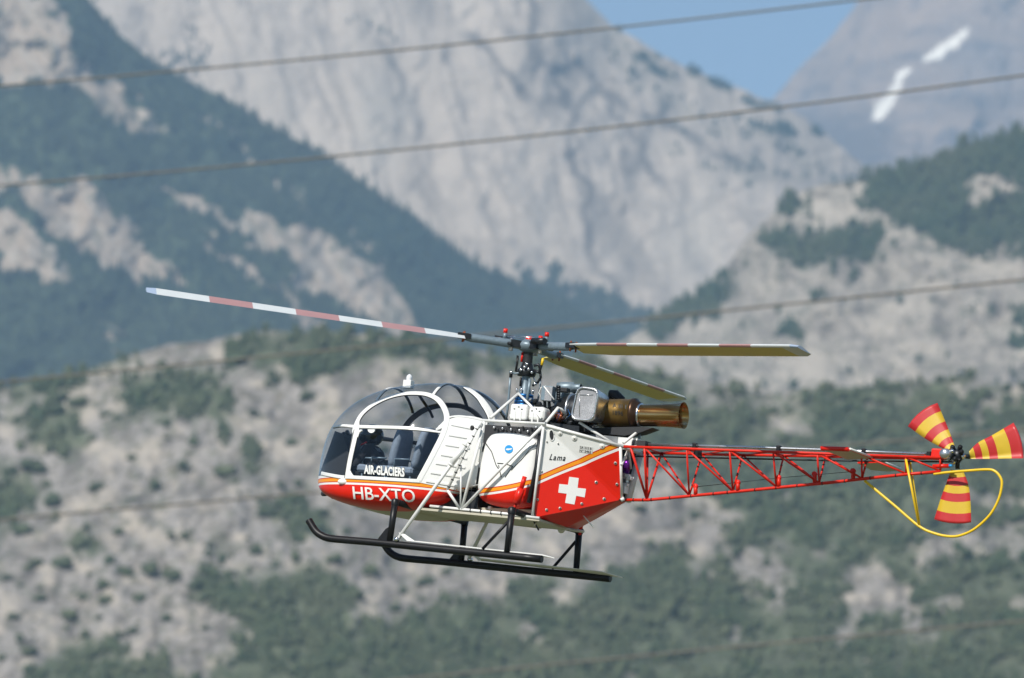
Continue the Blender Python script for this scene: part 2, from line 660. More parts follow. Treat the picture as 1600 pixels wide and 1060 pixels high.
def hillside(name, ridge, v_base, d_base, d_ridge, u0, u1, nu, nt_, relief, rel_px, ridge_jit, mat, label, masks, power=0.85, gully=0.0):
    us = np.linspace(u0, u1, nu)
    rx = [r[0] for r in ridge]; ry = [r[1] for r in ridge]
    vr = np.interp(us, rx, ry)
    ker = np.hanning(9); ker /= ker.sum()
    vr = np.convolve(np.pad(vr, 4, mode='edge'), ker, mode='valid')
    vr = vr + fbm(us / 60.0, us * 0 + 3.3, 5) * ridge_jit
    t = np.linspace(0, 1, nt_)[:, None]
    vb = v_base
    vv = vb + (vr[None, :] - vb) * t
    uu = np.repeat(us[None, :], nt_, 0)
    dd = d_base + (d_ridge - d_base) * t ** power
    nz = fbm(uu / rel_px, vv / rel_px, 7, 0.55)
    rg = np.abs(fbm(uu / (rel_px * 1.7) + 9 + 0.35 * vv / rel_px, vv / (rel_px * 5) + 4, 5, 0.5))
    dd = dd + relief * nz * np.minimum(1, (1.02 - t) * 6) - gully * relief * (0.3 - rg)
    # back of the ridge
    back_d = dd[-1][None, :] + np.array([0.05, 0.2, 0.6])[:, None] * (d_ridge - d_base) + 20
    back_v = vv[-1][None, :] + np.array([4, 40, 260])[:, None]
    U_ = np.vstack([uu, np.repeat(us[None, :], 3, 0)]); V_ = np.vstack([vv, back_v]); D_ = np.vstack([dd, back_d])
    k = (U_ - IMG_W / 2) / FPX; l = (IMG_H / 2 - V_) / FPX
    px = k * D_
    py = D_ * (C_F.y + C_U.y * l)
    pz = CAM.z + D_ * (C_F.z + C_U.z * l)
    rows = nt_ + 3
    P = np.stack([px, py, pz], -1).reshape(-1, 3)
    idx = np.arange(rows * nu).reshape(rows, nu)
    F = np.stack([idx[:-1, :-1], idx[:-1, 1:], idx[1:, 1:], idx[1:, :-1]], -1).reshape(-1, 4)
    me = bpy.data.meshes.new(name)
    me.vertices.add(len(P)); me.vertices.foreach_set('co', P.ravel())
    me.loops.add(F.size); me.loops.foreach_set('vertex_index', F.ravel().astype(np.int32))
    me.polygons.add(len(F))
    me.polygons.foreach_set('loop_start', np.arange(0, F.size, 4, dtype=np.int32))
    me.polygons.foreach_set('loop_total', np.full(len(F), 4, np.int32))
    me.polygons.foreach_set('use_smooth', np.ones(len(F), bool))
    vals = masks(U_, V_)
    for an in ('forest', 'tone', 'bright', 'snow'):
        a = me.attributes.new(an, 'FLOAT', 'POINT')
        a.data.foreach_set('value', np.clip(vals.get(an, np.zeros(U_.shape)), 0, 1).ravel().astype(np.float32))
    me.materials.append(mat)
    me.update(); me.validate()
    o = bpy.data.objects.new(name, me)
    COL.objects.link(o)
    tag(o, label, None, None, 'structure')
    return dict(P=P.reshape(rows, nu, 3), forest=vals['forest'], trees=vals.get('trees', vals['forest']), U=U_, V=V_, D=D_, nt=nt_)


def foliage_mat(name, a, b_, clump=0.02, dry=(0.10, 0.11, 0.05)):
    m, nt, b, o = new_mat(name)
    b.inputs['Roughness'].default_value = 0.9
    b.inputs['Specular IOR Level'].default_value = 0.15
    g = add(nt, 'ShaderNodeNewGeometry')
    oi = add(nt, 'ShaderNodeObjectInfo')
    s = add(nt, 'ShaderNodeMath', operation='ADD')
    nt.links.new(g.outputs['Random Per Island'], s.inputs[0]); nt.links.new(oi.outputs['Random'], s.inputs[1])
    fr = add(nt, 'ShaderNodeMath', operation='FRACT'); nt.links.new(s.outputs[0], fr.inputs[0])
    x = add(nt, 'ShaderNodeMix', data_type='RGBA')
    x.inputs['A'].default_value = (*a, 1); x.inputs['B'].default_value = (*b_, 1)
    nt.links.new(fr.outputs[0], x.inputs['Factor'])
    ns = add(nt, 'ShaderNodeTexNoise')
    ns.inputs['Scale'].default_value = clump
    ns.inputs['Detail'].default_value = 5.0
    nt.links.new(g.outputs['Position'], ns.inputs['Vector'])
    mr = add(nt, 'ShaderNodeMapRange')
    mr.inputs['From Min'].default_value = 0.35; mr.inputs['From Max'].default_value = 0.65
    nt.links.new(ns.outputs['Fac'], mr.inputs['Value'])
    x2 = add(nt, 'ShaderNodeMix', data_type='RGBA')
    x2.inputs['B'].default_value = (*dry, 1)
    ms = add(nt, 'ShaderNodeMath', operation='MULTIPLY'); ms.inputs[1].default_value = 0.75
    nt.links.new(mr.outputs['Result'], ms.inputs[0])
    nt.links.new(ms.outputs[0], x2.inputs['Factor'])
    nt.links.new(x.outputs['Result'], x2.inputs['A'])
    nt.links.new(x2.outputs['Result'], b.inputs['Base Color'])
    b.inputs['Subsurface Weight'].default_value = 0.0
    return m


def ico(sub, jit, seed):
    import bmesh
    bm = bmesh.new()
    bmesh.ops.create_icosphere(bm, subdivisions=sub, radius=0.5)
    r = np.random.default_rng(seed)
    v = np.array([tuple(p.co) for p in bm.verts])
    ln = np.linalg.norm(v, axis=1, keepdims=True)
    lump = 1 + jit * (r.random((len(v), 1)) - 0.5) * 2
    v = v / ln * 0.5 * lump
    v[:, 2] = v[:, 2] * 1.1 + 0.40
    f = np.array([[q.index for q in p.verts] for p in bm.faces])
    bm.free()
    return v, f


def conifer(seed, seg=6):
    r = np.random.default_rng(seed)
    v = []; f = []
    for z0, z1, rad in ((0.0, 0.55, 0.5), (0.3, 0.8, 0.38), (0.58, 1.0, 0.24)):
        n = len(v)
        for k in range(seg):
            a = 2 * math.pi * (k + r.random() * 0.6) / seg
            q = rad * (0.65 + 0.6 * r.random())
            v.append((q * math.cos(a), q * math.sin(a), z0 + 0.1 * r.random()))
        v.append((0, 0, z1))
        for k in range(seg):
            f.append((n + k, n + (k + 1) % seg, n + seg))
    return np.array(v), np.array(f)


def plant(name, pos, w, h, templates, mat, label):
    """a far-off wood that reads as one mass: many crowns in one mesh"""
    vs = []; fs = []; n = 0
    kind = rng.integers(0, len(templates), len(pos))
    for k, (tv, tf) in enumerate(templates):
        sel = np.where(kind == k)[0]
        if not len(sel):
            continue
        a = rng.random(len(sel)) * 6.283
        ca, sa = np.cos(a)[:, None], np.sin(a)[:, None]
        x = (tv[None, :, 0] * ca - tv[None, :, 1] * sa) * w[sel][:, None]
        y = (tv[None, :, 0] * sa + tv[None, :, 1] * ca) * w[sel][:, None]
        z = tv[None, :, 2] * h[sel][:, None]
        V = np.stack([x, y, z], -1) + pos[sel][:, None, :]
        Fc = tf[None] + (np.arange(len(sel)) * len(tv))[:, None, None] + n
        vs.append(V.reshape(-1, 3)); fs.append(Fc.reshape(-1, 3)); n += len(sel) * len(tv)
    V = np.concatenate(vs); Fc = np.concatenate(fs)
    me = bpy.data.meshes.new(name)
    me.vertices.add(len(V)); me.vertices.foreach_set('co', V.ravel())
    me.loops.add(Fc.size); me.loops.foreach_set('vertex_index', Fc.ravel().astype(np.int32))
    me.polygons.add(len(Fc))
    me.polygons.foreach_set('loop_start', np.arange(0, Fc.size, 3, dtype=np.int32))
    me.polygons.foreach_set('loop_total', np.full(len(Fc), 3, np.int32))
    me.materials.append(mat)
    me.update()
    o = bpy.data.objects.new(name, me)
    COL.objects.link(o)
    return tag(o, label, 'wood', None, 'stuff')


def sample(T, n, key='trees', vmax=1100, umin=-260, umax=1860):
    wgt = T[key][:T['nt']].copy()
    wgt[(T['V'][:T['nt']] > vmax) | (T['U'][:T['nt']] < umin) | (T['U'][:T['nt']] > umax)] = 0
    p = wgt.ravel() / wgt.sum()
    i = rng.choice(p.size, n, p=p)
    P = T['P'][:T['nt']].reshape(-1, 3)[i].copy()
    D = T['D'][:T['nt']].ravel()[i]
    j = D / FPX * 3.0
    P[:, 0] += rng.normal(0, 1, n) * j
    return P, D


broad = [ico(1, 0.34, s) for s in range(4)]
conif = [conifer(s) for s in range(5)]
leaf_near = foliage_mat('foliage_near', (0.040, 0.062, 0.034), (0.066, 0.086, 0.042), 0.03, (0.105, 0.115, 0.068))
leaf_mid = foliage_mat('foliage_pine', (0.024, 0.044, 0.020), (0.046, 0.066, 0.030), 0.012, (0.065, 0.075, 0.036))
leaf_far = foliage_mat('foliage_far', (0.012, 0.029, 0.022), (0.026, 0.044, 0.028), 0.006, (0.042, 0.054, 0.032))

# 1 farthest peak with the two snow fields
snow_a = [(1360, 186), (1370, 164), (1384, 146), (1400, 116), (1412, 107), (1427, 108), (1409, 126), (1402, 148), (1386, 180), (1368, 192)]
snow_b = [(1443, 93), (1464, 73), (1490, 60), (1511, 45), (1516, 50), (1493, 74), (1469, 92), (1450, 98)]


def masks_peak(u, v):
    s = soft([snow_a, snow_b], u, v, 7, 20, 2, 3)
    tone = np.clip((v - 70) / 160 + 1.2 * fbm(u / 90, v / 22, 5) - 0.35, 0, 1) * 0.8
    return dict(forest=np.zeros(u.shape), snow=s, tone=tone)


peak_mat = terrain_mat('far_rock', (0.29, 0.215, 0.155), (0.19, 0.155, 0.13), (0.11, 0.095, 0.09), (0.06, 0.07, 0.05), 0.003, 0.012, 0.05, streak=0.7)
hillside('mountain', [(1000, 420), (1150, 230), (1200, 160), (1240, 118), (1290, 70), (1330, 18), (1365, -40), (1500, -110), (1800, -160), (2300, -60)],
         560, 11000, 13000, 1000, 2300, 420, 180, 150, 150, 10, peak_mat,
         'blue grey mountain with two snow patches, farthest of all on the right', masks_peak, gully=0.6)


# 2 the pale face in the middle
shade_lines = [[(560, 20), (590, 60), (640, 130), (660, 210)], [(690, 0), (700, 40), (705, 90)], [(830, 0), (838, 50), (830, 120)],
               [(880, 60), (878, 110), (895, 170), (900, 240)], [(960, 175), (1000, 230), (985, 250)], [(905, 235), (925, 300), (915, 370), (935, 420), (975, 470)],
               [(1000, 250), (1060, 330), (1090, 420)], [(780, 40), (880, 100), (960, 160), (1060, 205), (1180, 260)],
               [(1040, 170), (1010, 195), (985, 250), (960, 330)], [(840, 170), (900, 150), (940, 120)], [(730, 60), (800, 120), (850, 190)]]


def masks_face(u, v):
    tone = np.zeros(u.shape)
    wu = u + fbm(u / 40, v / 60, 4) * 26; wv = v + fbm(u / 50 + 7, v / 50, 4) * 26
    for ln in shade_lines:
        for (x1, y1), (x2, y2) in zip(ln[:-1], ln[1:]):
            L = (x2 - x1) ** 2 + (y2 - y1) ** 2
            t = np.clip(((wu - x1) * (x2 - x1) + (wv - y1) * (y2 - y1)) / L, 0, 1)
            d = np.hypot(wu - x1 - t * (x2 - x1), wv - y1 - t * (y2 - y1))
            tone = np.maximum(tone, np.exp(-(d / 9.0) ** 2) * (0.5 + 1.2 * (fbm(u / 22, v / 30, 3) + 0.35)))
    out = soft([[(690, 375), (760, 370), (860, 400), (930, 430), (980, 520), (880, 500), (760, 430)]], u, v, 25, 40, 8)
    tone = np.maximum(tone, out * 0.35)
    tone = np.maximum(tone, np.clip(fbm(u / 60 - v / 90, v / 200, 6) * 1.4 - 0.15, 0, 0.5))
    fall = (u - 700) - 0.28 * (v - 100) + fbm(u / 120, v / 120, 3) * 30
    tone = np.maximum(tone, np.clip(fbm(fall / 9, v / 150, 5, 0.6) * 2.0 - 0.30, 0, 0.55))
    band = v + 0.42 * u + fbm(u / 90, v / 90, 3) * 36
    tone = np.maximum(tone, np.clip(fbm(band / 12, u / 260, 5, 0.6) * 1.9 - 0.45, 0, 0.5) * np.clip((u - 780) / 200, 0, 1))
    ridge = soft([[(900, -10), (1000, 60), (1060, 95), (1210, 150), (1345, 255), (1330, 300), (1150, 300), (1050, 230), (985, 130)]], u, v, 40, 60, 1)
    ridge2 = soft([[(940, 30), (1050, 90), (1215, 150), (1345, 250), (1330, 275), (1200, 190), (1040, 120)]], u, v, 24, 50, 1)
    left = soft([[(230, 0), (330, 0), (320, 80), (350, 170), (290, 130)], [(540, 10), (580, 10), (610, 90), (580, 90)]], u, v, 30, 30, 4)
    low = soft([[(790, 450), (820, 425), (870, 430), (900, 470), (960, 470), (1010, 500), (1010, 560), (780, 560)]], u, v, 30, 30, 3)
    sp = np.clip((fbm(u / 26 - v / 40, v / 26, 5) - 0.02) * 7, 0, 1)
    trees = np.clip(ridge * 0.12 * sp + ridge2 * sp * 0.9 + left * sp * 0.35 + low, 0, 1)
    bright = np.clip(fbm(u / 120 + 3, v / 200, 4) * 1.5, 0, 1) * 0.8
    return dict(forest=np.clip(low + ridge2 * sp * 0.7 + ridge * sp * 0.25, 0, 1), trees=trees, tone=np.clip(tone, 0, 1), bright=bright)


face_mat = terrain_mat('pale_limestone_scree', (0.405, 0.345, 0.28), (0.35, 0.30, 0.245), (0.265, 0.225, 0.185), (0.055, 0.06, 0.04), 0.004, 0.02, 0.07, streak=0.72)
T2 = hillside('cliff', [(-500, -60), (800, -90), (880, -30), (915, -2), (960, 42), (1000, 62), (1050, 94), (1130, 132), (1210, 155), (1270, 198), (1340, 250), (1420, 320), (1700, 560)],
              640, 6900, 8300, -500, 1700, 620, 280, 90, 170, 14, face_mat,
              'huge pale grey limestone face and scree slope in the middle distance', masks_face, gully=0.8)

# 3 the wooded ridge coming down from the left
rock3 = [[(-300, -20), (55, -20), (80, 10), (110, 60), (120, 95), (170, 130), (235, 190), (205, 200), (150, 165), (110, 130), (0, 122), (-300, 100)],
         [(-10, 250), (12, 262), (60, 290), (130, 288), (200, 345), (235, 400), (285, 440), (250, 432), (195, 410), (150, 405), (90, 365), (20, 300), (-60, 270)],
         [(-200, 250), (0, 330), (60, 380), (92, 405), (104, 452), (70, 440), (0, 405), (-200, 330)],
         [(240, 296), (300, 305), (370, 345), (430, 352), (520, 378), (590, 405), (630, 450), (665, 525), (640, 545), (600, 520), (560, 500), (520, 470), (470, 450), (440, 400), (380, 375), (300, 335)],
         [(300, 362), (320, 375), (400, 430), (470, 470), (520, 520), (480, 505), (420, 455), (340, 405)],
         [(325, 185), (360, 200), (405, 245), (385, 250), (350, 220)], [(430, 278), (470, 292), (488, 325), (455, 312)],
         [(205, 150), (250, 190), (262, 210), (225, 205)], [(150, 500), (175, 515), (185, 550), (165, 540)], [(500, 365), (560, 372), (600, 410), (540, 395)]]
ridge3 = [(-500, -260), (60, -70), (140, 0), (180, 50), (240, 95), (300, 128), (360, 160), (420, 200), (470, 222), (520, 250), (560, 280), (600, 310), (650, 345),
          (700, 385), (750, 415), (800, 438), (850, 463), (900, 488), (960, 520), (1040, 570), (1300, 700)]


def masks_left(u, v):
    r = soft(rock3[:5], u, v, 22, 26, 5)
    r2 = soft(rock3[5:], u, v, 26, 24, 6) * np.clip(fbm(u / 12, v / 12, 3) * 3 + 0.6, 0, 1)
    r = np.maximum(r, r2)
    thin = np.clip((fbm(u / 14, v / 18, 4) - 0.13) * 6, 0, 1) * 0.55
    return dict(forest=np.clip(1 - r + thin * 0.7, 0, 1), trees=np.clip((1 - r) + 0.10 * thin, 0, 1),
                tone=np.clip(fbm(u / 40 + v / 40, (v - u) / 14, 4) * 1.2, 0, 0.45),
                bright=np.clip(fbm(u / 30 + v / 30, (v - u) / 12, 4) * 2.0, 0, 0.6))


left_mat = terrain_mat('wooded_ridge_rock', (0.36, 0.295, 0.225), (0.30, 0.245, 0.19), (0.23, 0.19, 0.145), (0.030, 0.042, 0.024), 0.004, 0.03, 0.1)
T3 = hillside('ridge', ridge3, 660, 5400, 6500, -500, 1300, 560, 300, 90, 130, 6, left_mat,
              'dark wooded ridge with pale scree strips falling from upper left', masks_left, gully=0.5)

# 4 the rocky shoulder on the right
forest4 = [[(1345, 282), (1440, 250), (1500, 228), (1620, 195), (1900, 150), (1900, 430), (1600, 392), (1510, 396), (1462, 386), (1440, 352), (1380, 338), (1345, 330)],
           [(1200, 372), (1250, 366), (1300, 358), (1345, 345), (1388, 372), (1380, 402), (1335, 418), (1290, 405), (1212, 404)],
           [(985, 535), (1050, 480), (1120, 436), (1142, 440), (1135, 480), (1075, 500), (1040, 520)],
           [(1200, 325), (1240, 312), (1260, 330), (1220, 338)], [(1585, 490), (1610, 480), (1610, 540), (1590, 540)], [(1230, 500), (1260, 505), (1250, 540), (1215, 530)]]
rock4 = [[(1510, 290), (1570, 268), (1590, 300), (1540, 320)], [(1540, 385), (1610, 375), (1610, 392), (1550, 395)]]


def masks_right(u, v):
    f = soft(forest4[:3], u, v, 28, 28, 7, 4)
    f2 = soft(forest4[3:], u, v, 20, 20, 9)
    g = soft(rock4, u, v, 26, 22, 3)
    dots = np.clip((fbm(u / 16 + 4, v / 13, 4) - 0.24) * 9, 0, 1)
    fo = np.clip(np.maximum(f, f2) - g, 0, 1)
    return dict(forest=np.clip(fo + dots * 0.35, 0, 1), trees=np.clip(fo + dots * 0.06, 0, 1),
                tone=np.clip(fbm(u / 30, v / 18, 6, 0.6) * 1.3 - 0.05, 0, 0.6), bright=np.clip(fbm(u / 40 + 8, v / 30, 5) * 1.8, 0, 0.8))


right_mat = terrain_mat('shoulder_limestone', (0.34, 0.305, 0.255), (0.285, 0.25, 0.21), (0.20, 0.175, 0.145), (0.038, 0.048, 0.026), 0.008, 0.05, 0.18, speck=0.6)
T4 = hillside('shoulder', [(820, 640), (900, 575), (980, 528), (1050, 482), (1115, 445), (1145, 405), (1180, 355), (1230, 312), (1280, 292), (1335, 282), (1380, 268), (1440, 252), (1500, 232),
                           (1600, 200), (1800, 150), (2100, 150)],
              720, 3900, 4700, 820, 2100, 560, 280, 75, 120, 10, right_mat,
              'light rocky shoulder topped with dark pines at right', masks_right, gully=0.5)

# 5 the nearest slope
forest5 = [[(345, 545), (420, 515), (520, 505), (640, 515), (700, 530), (1000, 540), (1000, 640), (900, 600), (800, 590), (745, 580), (690, 560), (560, 575), (430, 585), (360, 575)],
           [(170, 610), (230, 590), (330, 585), (352, 600), (360, 650), (375, 680), (330, 668), (290, 650), (240, 645), (180, 640)],
           [(10, 655), (40, 640), (100, 628), (140, 645), (138, 690), (100, 715), (70, 690), (30, 672)],
           [(-60, 740), (30, 738), (52, 760), (50, 800), (20, 812), (-60, 810)],
           [(300, 905), (355, 890), (428, 895), (440, 935), (450, 905), (495, 898), (548, 905), (556, 990), (585, 970), (640, 970), (700, 945), (780, 925), (850, 885), (930, 892), (960, 860),
            (1010, 830), (1060, 760), (990, 700), (900, 640), (880, 560), (1000, 560), (1700, 560), (2100, 560), (2100, 1300), (200, 1300), (330, 1062), (385, 1000), (345, 960), (305, 940)],
           [(40, 1040), (120, 1005), (200, 1018), (280, 1050), (330, 1090), (0, 1100)],
           [(412, 800), (450, 785), (515, 800), (520, 840), (470, 858), (425, 830)], [(-60, 560), (120, 545), (230, 555), (160, 590), (0, 615), (-60, 620)],
           [(100, 830), (150, 825), (150, 865), (105, 868)], [(370, 695), (400, 690), (410, 720), (380, 745)]]
rock5 = [[(960, 830), (1000, 800), (1040, 770), (1120, 780), (1140, 840), (1120, 872), (1060, 850), (1000, 880), (930, 915), (900, 940), (860, 930)],
         [(1140, 855), (1180, 850), (1225, 880), (1248, 925), (1210, 930), (1150, 895)], [(1310, 905), (1345, 890), (1390, 900), (1445, 930), (1450, 965), (1400, 960), (1345, 975), (1318, 950)],
         [(1425, 845), (1500, 830), (1520, 860), (1460, 880)], [(1180, 660), (1230, 645), (1265, 650), (1270, 680), (1215, 695)], [(1420, 960), (1450, 965), (1448, 1000), (1430, 1000)],
         [(1215, 780), (1245, 780), (1240, 800), (1215, 796)], [(1060, 580), (1120, 580), (1180, 610), (1290, 600), (1300, 618), (1200, 630), (1090, 612)],
         [(1360, 600), (1420, 590), (1420, 630), (1380, 640)], [(1470, 590), (1600, 585), (1600, 620), (1500, 622)], [(870, 880), (960, 850), (950, 890), (890, 905)],
         [(700, 870), (850, 820), (900, 850), (800, 910), (720, 930)], [(1190, 890), (1230, 905), (1220, 945), (1195, 940)]]


def masks_near(u, v):
    f = soft(forest5[:8], u, v, 40, 36, 11, 5)
    f2 = soft(forest5[8:], u, v, 26, 22, 12, 4)
    g = soft(rock5, u, v, 40, 32, 13, 5)
    open_ = np.clip((fbm(u / 55 + 3, v / 45 + 8, 5) - 0.30) * 7, 0, 1) * (u > 700)
    fo = np.clip(np.maximum(f, f2) - g - open_ * 0.8, 0, 1)
    dots = np.clip((fbm(u / 15 + 14, v / 12, 4) - 0.22) * 8, 0, 1)
    clump = np.clip((fbm(u / 42 + 60, v / 30 + 5, 5, 0.6) + 0.22) * 3.2, 0.06, 1)
    fall = u + 0.5 * v + fbm(u / 60, v / 60, 3) * 30
    gul = np.clip(fbm(fall / 13, (v - 0.5 * u) / 110, 5, 0.6) * 2.2 - 0.25, 0, 0.7)
    return dict(forest=np.clip(fo * 0.92 + dots * 0.45, 0, 1), trees=fo ** 1.5 * clump, tone=np.maximum(gul, np.clip(fbm(u / 22, v / 15, 6, 0.65) * 1.5 - 0.02, 0, 0.75)),
                bright=np.clip(fbm(u / 34 + 28, v / 24, 6, 0.6) * 2.2 - 0.1, 0, 0.9))


near_mat = terrain_mat('near_slope_limestone', (0.315, 0.29, 0.262), (0.255, 0.235, 0.212), (0.17, 0.155, 0.135), (0.060, 0.072, 0.042), 0.012, 0.07, 0.22, speck=0.8,
                       speck_col=(0.10, 0.095, 0.06))
T5 = hillside('hillside', [(-500, 610), (0, 608), (100, 588), (180, 566), (230, 545), (280, 534), (330, 533), (400, 522), (500, 516), (640, 528), (700, 540), (800, 555), (900, 560), (1000, 575),
                           (1100, 598), (1200, 612), (1300, 606), (1400, 600), (1500, 592), (1600, 600), (2100, 560)],
              1800, 1000, 2500, -500, 2100, 760, 420, 26, 90, 9, near_mat,
              'nearest rocky slope dotted with shrubs below and behind the helicopter', masks_near, power=0.62, gully=0.5)

ground_m, g_nt, g_b, g_o = new_mat('valley_meadow')
g_tc = add(g_nt, 'ShaderNodeTexCoord'); g_ns = add(g_nt, 'ShaderNodeTexNoise'); g_ns.inputs['Scale'].default_value = 0.02
g_ns.inputs['Detail'].default_value = 8
g_nt.links.new(g_tc.outputs['Object'], g_ns.inputs['Vector'])
g_mx = add(g_nt, 'ShaderNodeMix', data_type='RGBA')
g_mx.inputs['A'].default_value = (0.05, 0.075, 0.025, 1); g_mx.inputs['B'].default_value = (0.16, 0.15, 0.08, 1)
g_nt.links.new(g_ns.outputs['Fac'], g_mx.inputs['Factor']); g_nt.links.new(g_mx.outputs['Result'], g_b.inputs['Base Color'])
g_b.inputs['Roughness'].default_value = 0.95
tag(mk('ground', [(-9000, -3000, 0), (9000, -3000, 0), (9000, 16000, 0), (-9000, 16000, 0)], [(0, 1, 2, 3)], ground_m), 'flat valley meadow under the helicopter', None, None, 'structure')

# woods
P, D = sample(T2, 1500); q = D / FPX
plant('forest', P, rng.uniform(5, 9, len(P)) * q, rng.uniform(7, 13, len(P)) * q, conif, leaf_far, 'scattered small pines along the crest of the pale face')
P, D = sample(T3, 9500); q = D / FPX
plant('forest', P, rng.uniform(7, 12, len(P)) * q, rng.uniform(10, 20, len(P)) * q, conif, leaf_far, 'dense blue green conifer wood covering the left ridge')
P, D = sample(T4, 2300); q = D / FPX
plant('forest', P, rng.uniform(8, 15, len(P)) * q, rng.uniform(12, 24, len(P)) * q, conif + broad[:2], leaf_mid, 'dark pine wood on the rocky shoulder at right')
P, D = sample(T5, 15000); q = D / FPX
sz = rng.uniform(0, 1, len(P)) ** 1.8
plant('forest', P, (5 + 13 * sz) * q, (5 + 14 * sz) * rng.uniform(0.8, 1.3, len(P)) * q, broad + conif[:2], leaf_near, 'grey green mixed wood covering the lower right slope')

# single shrubs on the nearest slope
shrub_px = [(152, 757, 24), (242, 757, 22), (350, 735, 24), (82, 780, 30), (50, 725, 34), (122, 845, 30), (100, 880, 26), (60, 876, 22), (195, 887, 26), (235, 890, 26), (272, 897, 24), (160, 912, 20),
            (165, 937, 22), (220, 930, 24), (130, 930, 20), (62, 930, 22), (10, 897, 24), (47, 1017, 22), (525, 872, 22), (580, 892, 24), (665, 905, 26), (285, 725, 18), (125, 625, 24), (480, 615, 24),
            (395, 640, 20), (600, 700, 22), (640, 690, 20), (455, 690, 18), (415, 1000, 26), (210, 985, 18), (105, 960, 20), (20, 960, 18), (700, 890, 20), (740, 860, 22), (330, 850, 18), (300, 690, 16),
            (440, 755, 20), (400, 860, 20), (30, 830, 22), (185, 830, 18), (1000, 790, 22), (1085, 800, 20), (560, 930, 20), (260, 965, 18), (330, 925, 26), (90, 640, 22), (365, 560, 20), (250, 620, 22)]
r2 = np.random.default_rng(23)
while len(shrub_px) < 150:
    uu, vv = r2.uniform(-60, 860), r2.uniform(560, 1060)
    shrub_px.append((uu, vv, r2.uniform(7, 15)))
shrub_meshes = []
for s in range(4):
    vs = []; fs = []
    rr = np.random.default_rng(40 + s)
    for k in range(6):
        tv, tf = ico(1, 0.30, 60 + 7 * s + k)
        c = np.array([rr.uniform(-0.3, 0.3), rr.uniform(-0.3, 0.3), rr.uniform(-0.05, 0.25)])
        fs += [tuple(int(i) + len(vs) for i in q) for q in tf]
        vs += [tuple(x) for x in tv * rr.uniform(0.5, 0.8) + c]
    me = bpy.data.meshes.new('shrub'); me.from_pydata(vs, [], fs); me.materials.append(leaf_near); me.update()
    shrub_meshes.append(me)
Vt = T5['V'][:T5['nt']]; Ut = T5['U'][0]
n_sh = 0
for uu, vv, sz in shrub_px:
    ci = int(np.argmin(np.abs(Ut - uu))); ri = int(np.argmin(np.abs(Vt[:, ci] - (vv + sz * 0.4))))
    if T5['trees'][ri, ci] > 0.25 and sz < 16:
        continue
    p = T5['P'][ri, ci]; d = T5['D'][ri, ci] / FPX
    o = bpy.data.objects.new('shrub', shrub_meshes[n_sh % 4])
    o.location = p; s = sz * d
    o.scale = (s * r2.uniform(0.8, 1.6), s, s * r2.uniform(0.55, 1.05)); o.rotation_euler = (0, 0, r2.uniform(0, 6.28))
    COL.objects.link(o)
    tag(o, 'single dark green shrub growing out of the pale rocky slope', 'shrub', 'shrubs dotted over the nearest rocky slope')
    n_sh += 1

# haze
hz = bpy.data.materials.new('valley_haze'); hz.use_nodes = True
hz.node_tree.nodes.clear()
h_o = hz.node_tree.nodes.new('ShaderNodeOutputMaterial'); h_v = hz.node_tree.nodes.new('ShaderNodeVolumePrincipled')
h_v.inputs['Color'].default_value = (0.45, 0.69, 0.97, 1)
h_v.inputs['Density'].default_value = 0.000066
h_v.inputs['Anisotropy'].default_value = 0.0
hz.node_tree.links.new(h_v.outputs[0], h_o.inputs['Volume'])
hv, hf = box_geo((0, 6600, 1749), X * 9400, Y * 9800, Z * 1751)
haze = mk('haze', hv, hf, hz)
tag(haze, 'thin blue summer haze filling the valley air', 'haze', None, 'stuff')

# ------------------------------------------------------------------ helicopter
heli = bpy.data.objects.new('helicopter', None)
heli.matrix_world = HELI_M
COL.objects.link(heli)
tag(heli, 'white and red helicopter with lattice tail boom hovering before the mountains', 'helicopter')

# ---- cabin surface
HW = 0.96
top_px = [(507, 738), (509, 722), (514, 700), (524, 673), (545, 646), (570, 627), (600, 613.5), (630, 606), (660, 602), (690, 600.5), (720, 603), (748, 611), (770, 626), (787, 650), (796, 690)]
bot_px = [(507, 741), (509, 752), (515, 768), (530, 781), (553, 791), (586, 800), (620, 806), (660, 807.5), (690, 803), (720, 795), (736, 784), (752, 774), (775, 764), (800, 745)]
tp = [U(u, v, 0) for u, v in top_px]
bp_ = [U(u, v, 0) for u, v in bot_px]
XN = min(p.x for p in tp + bp_) - 0.004
XE = tp[-2].x


def sx(x):
    return math.sqrt(max(0.0, x - XN))


z_nose = 0.5 * (tp[0].z + bp_[0].z)
f_top = pchip([0] + [sx(p.x) for p in tp], [z_nose] + [p.z for p in tp])
f_bot = pchip([0] + [sx(p.x) for p in bp_], [z_nose] + [p.z for p in bp_])
XM = XN + 1.55


def w_of(x):
    if x <= XN: return 1e-3
    if x < XM:
        k = (XM - x) / (XM - XN)
        return HW * max(1e-6, 1 - k ** 2.15) ** (1 / 2.0)
    k = (x - XM) / (XE - XM)
    return HW * (1 - 0.52 * k ** 1.6)


_wa = U(522, 742.5, -0.75); _wb = U(662, 752.5, -HW)
WS = (_wb.z - _wa.z) / (_wb.x - _wa.x)


def zw_of(x):
    z = _wa.z + WS * (x - _wa.x)
    t, b = f_top(sx(x)), f_bot(sx(x))
    return min(max(z, b + 0.3 * (t - b) if x < XN + 0.02 else b + 0.02), t - 0.02)


N_UP, N_LO = 2.25, 5.2


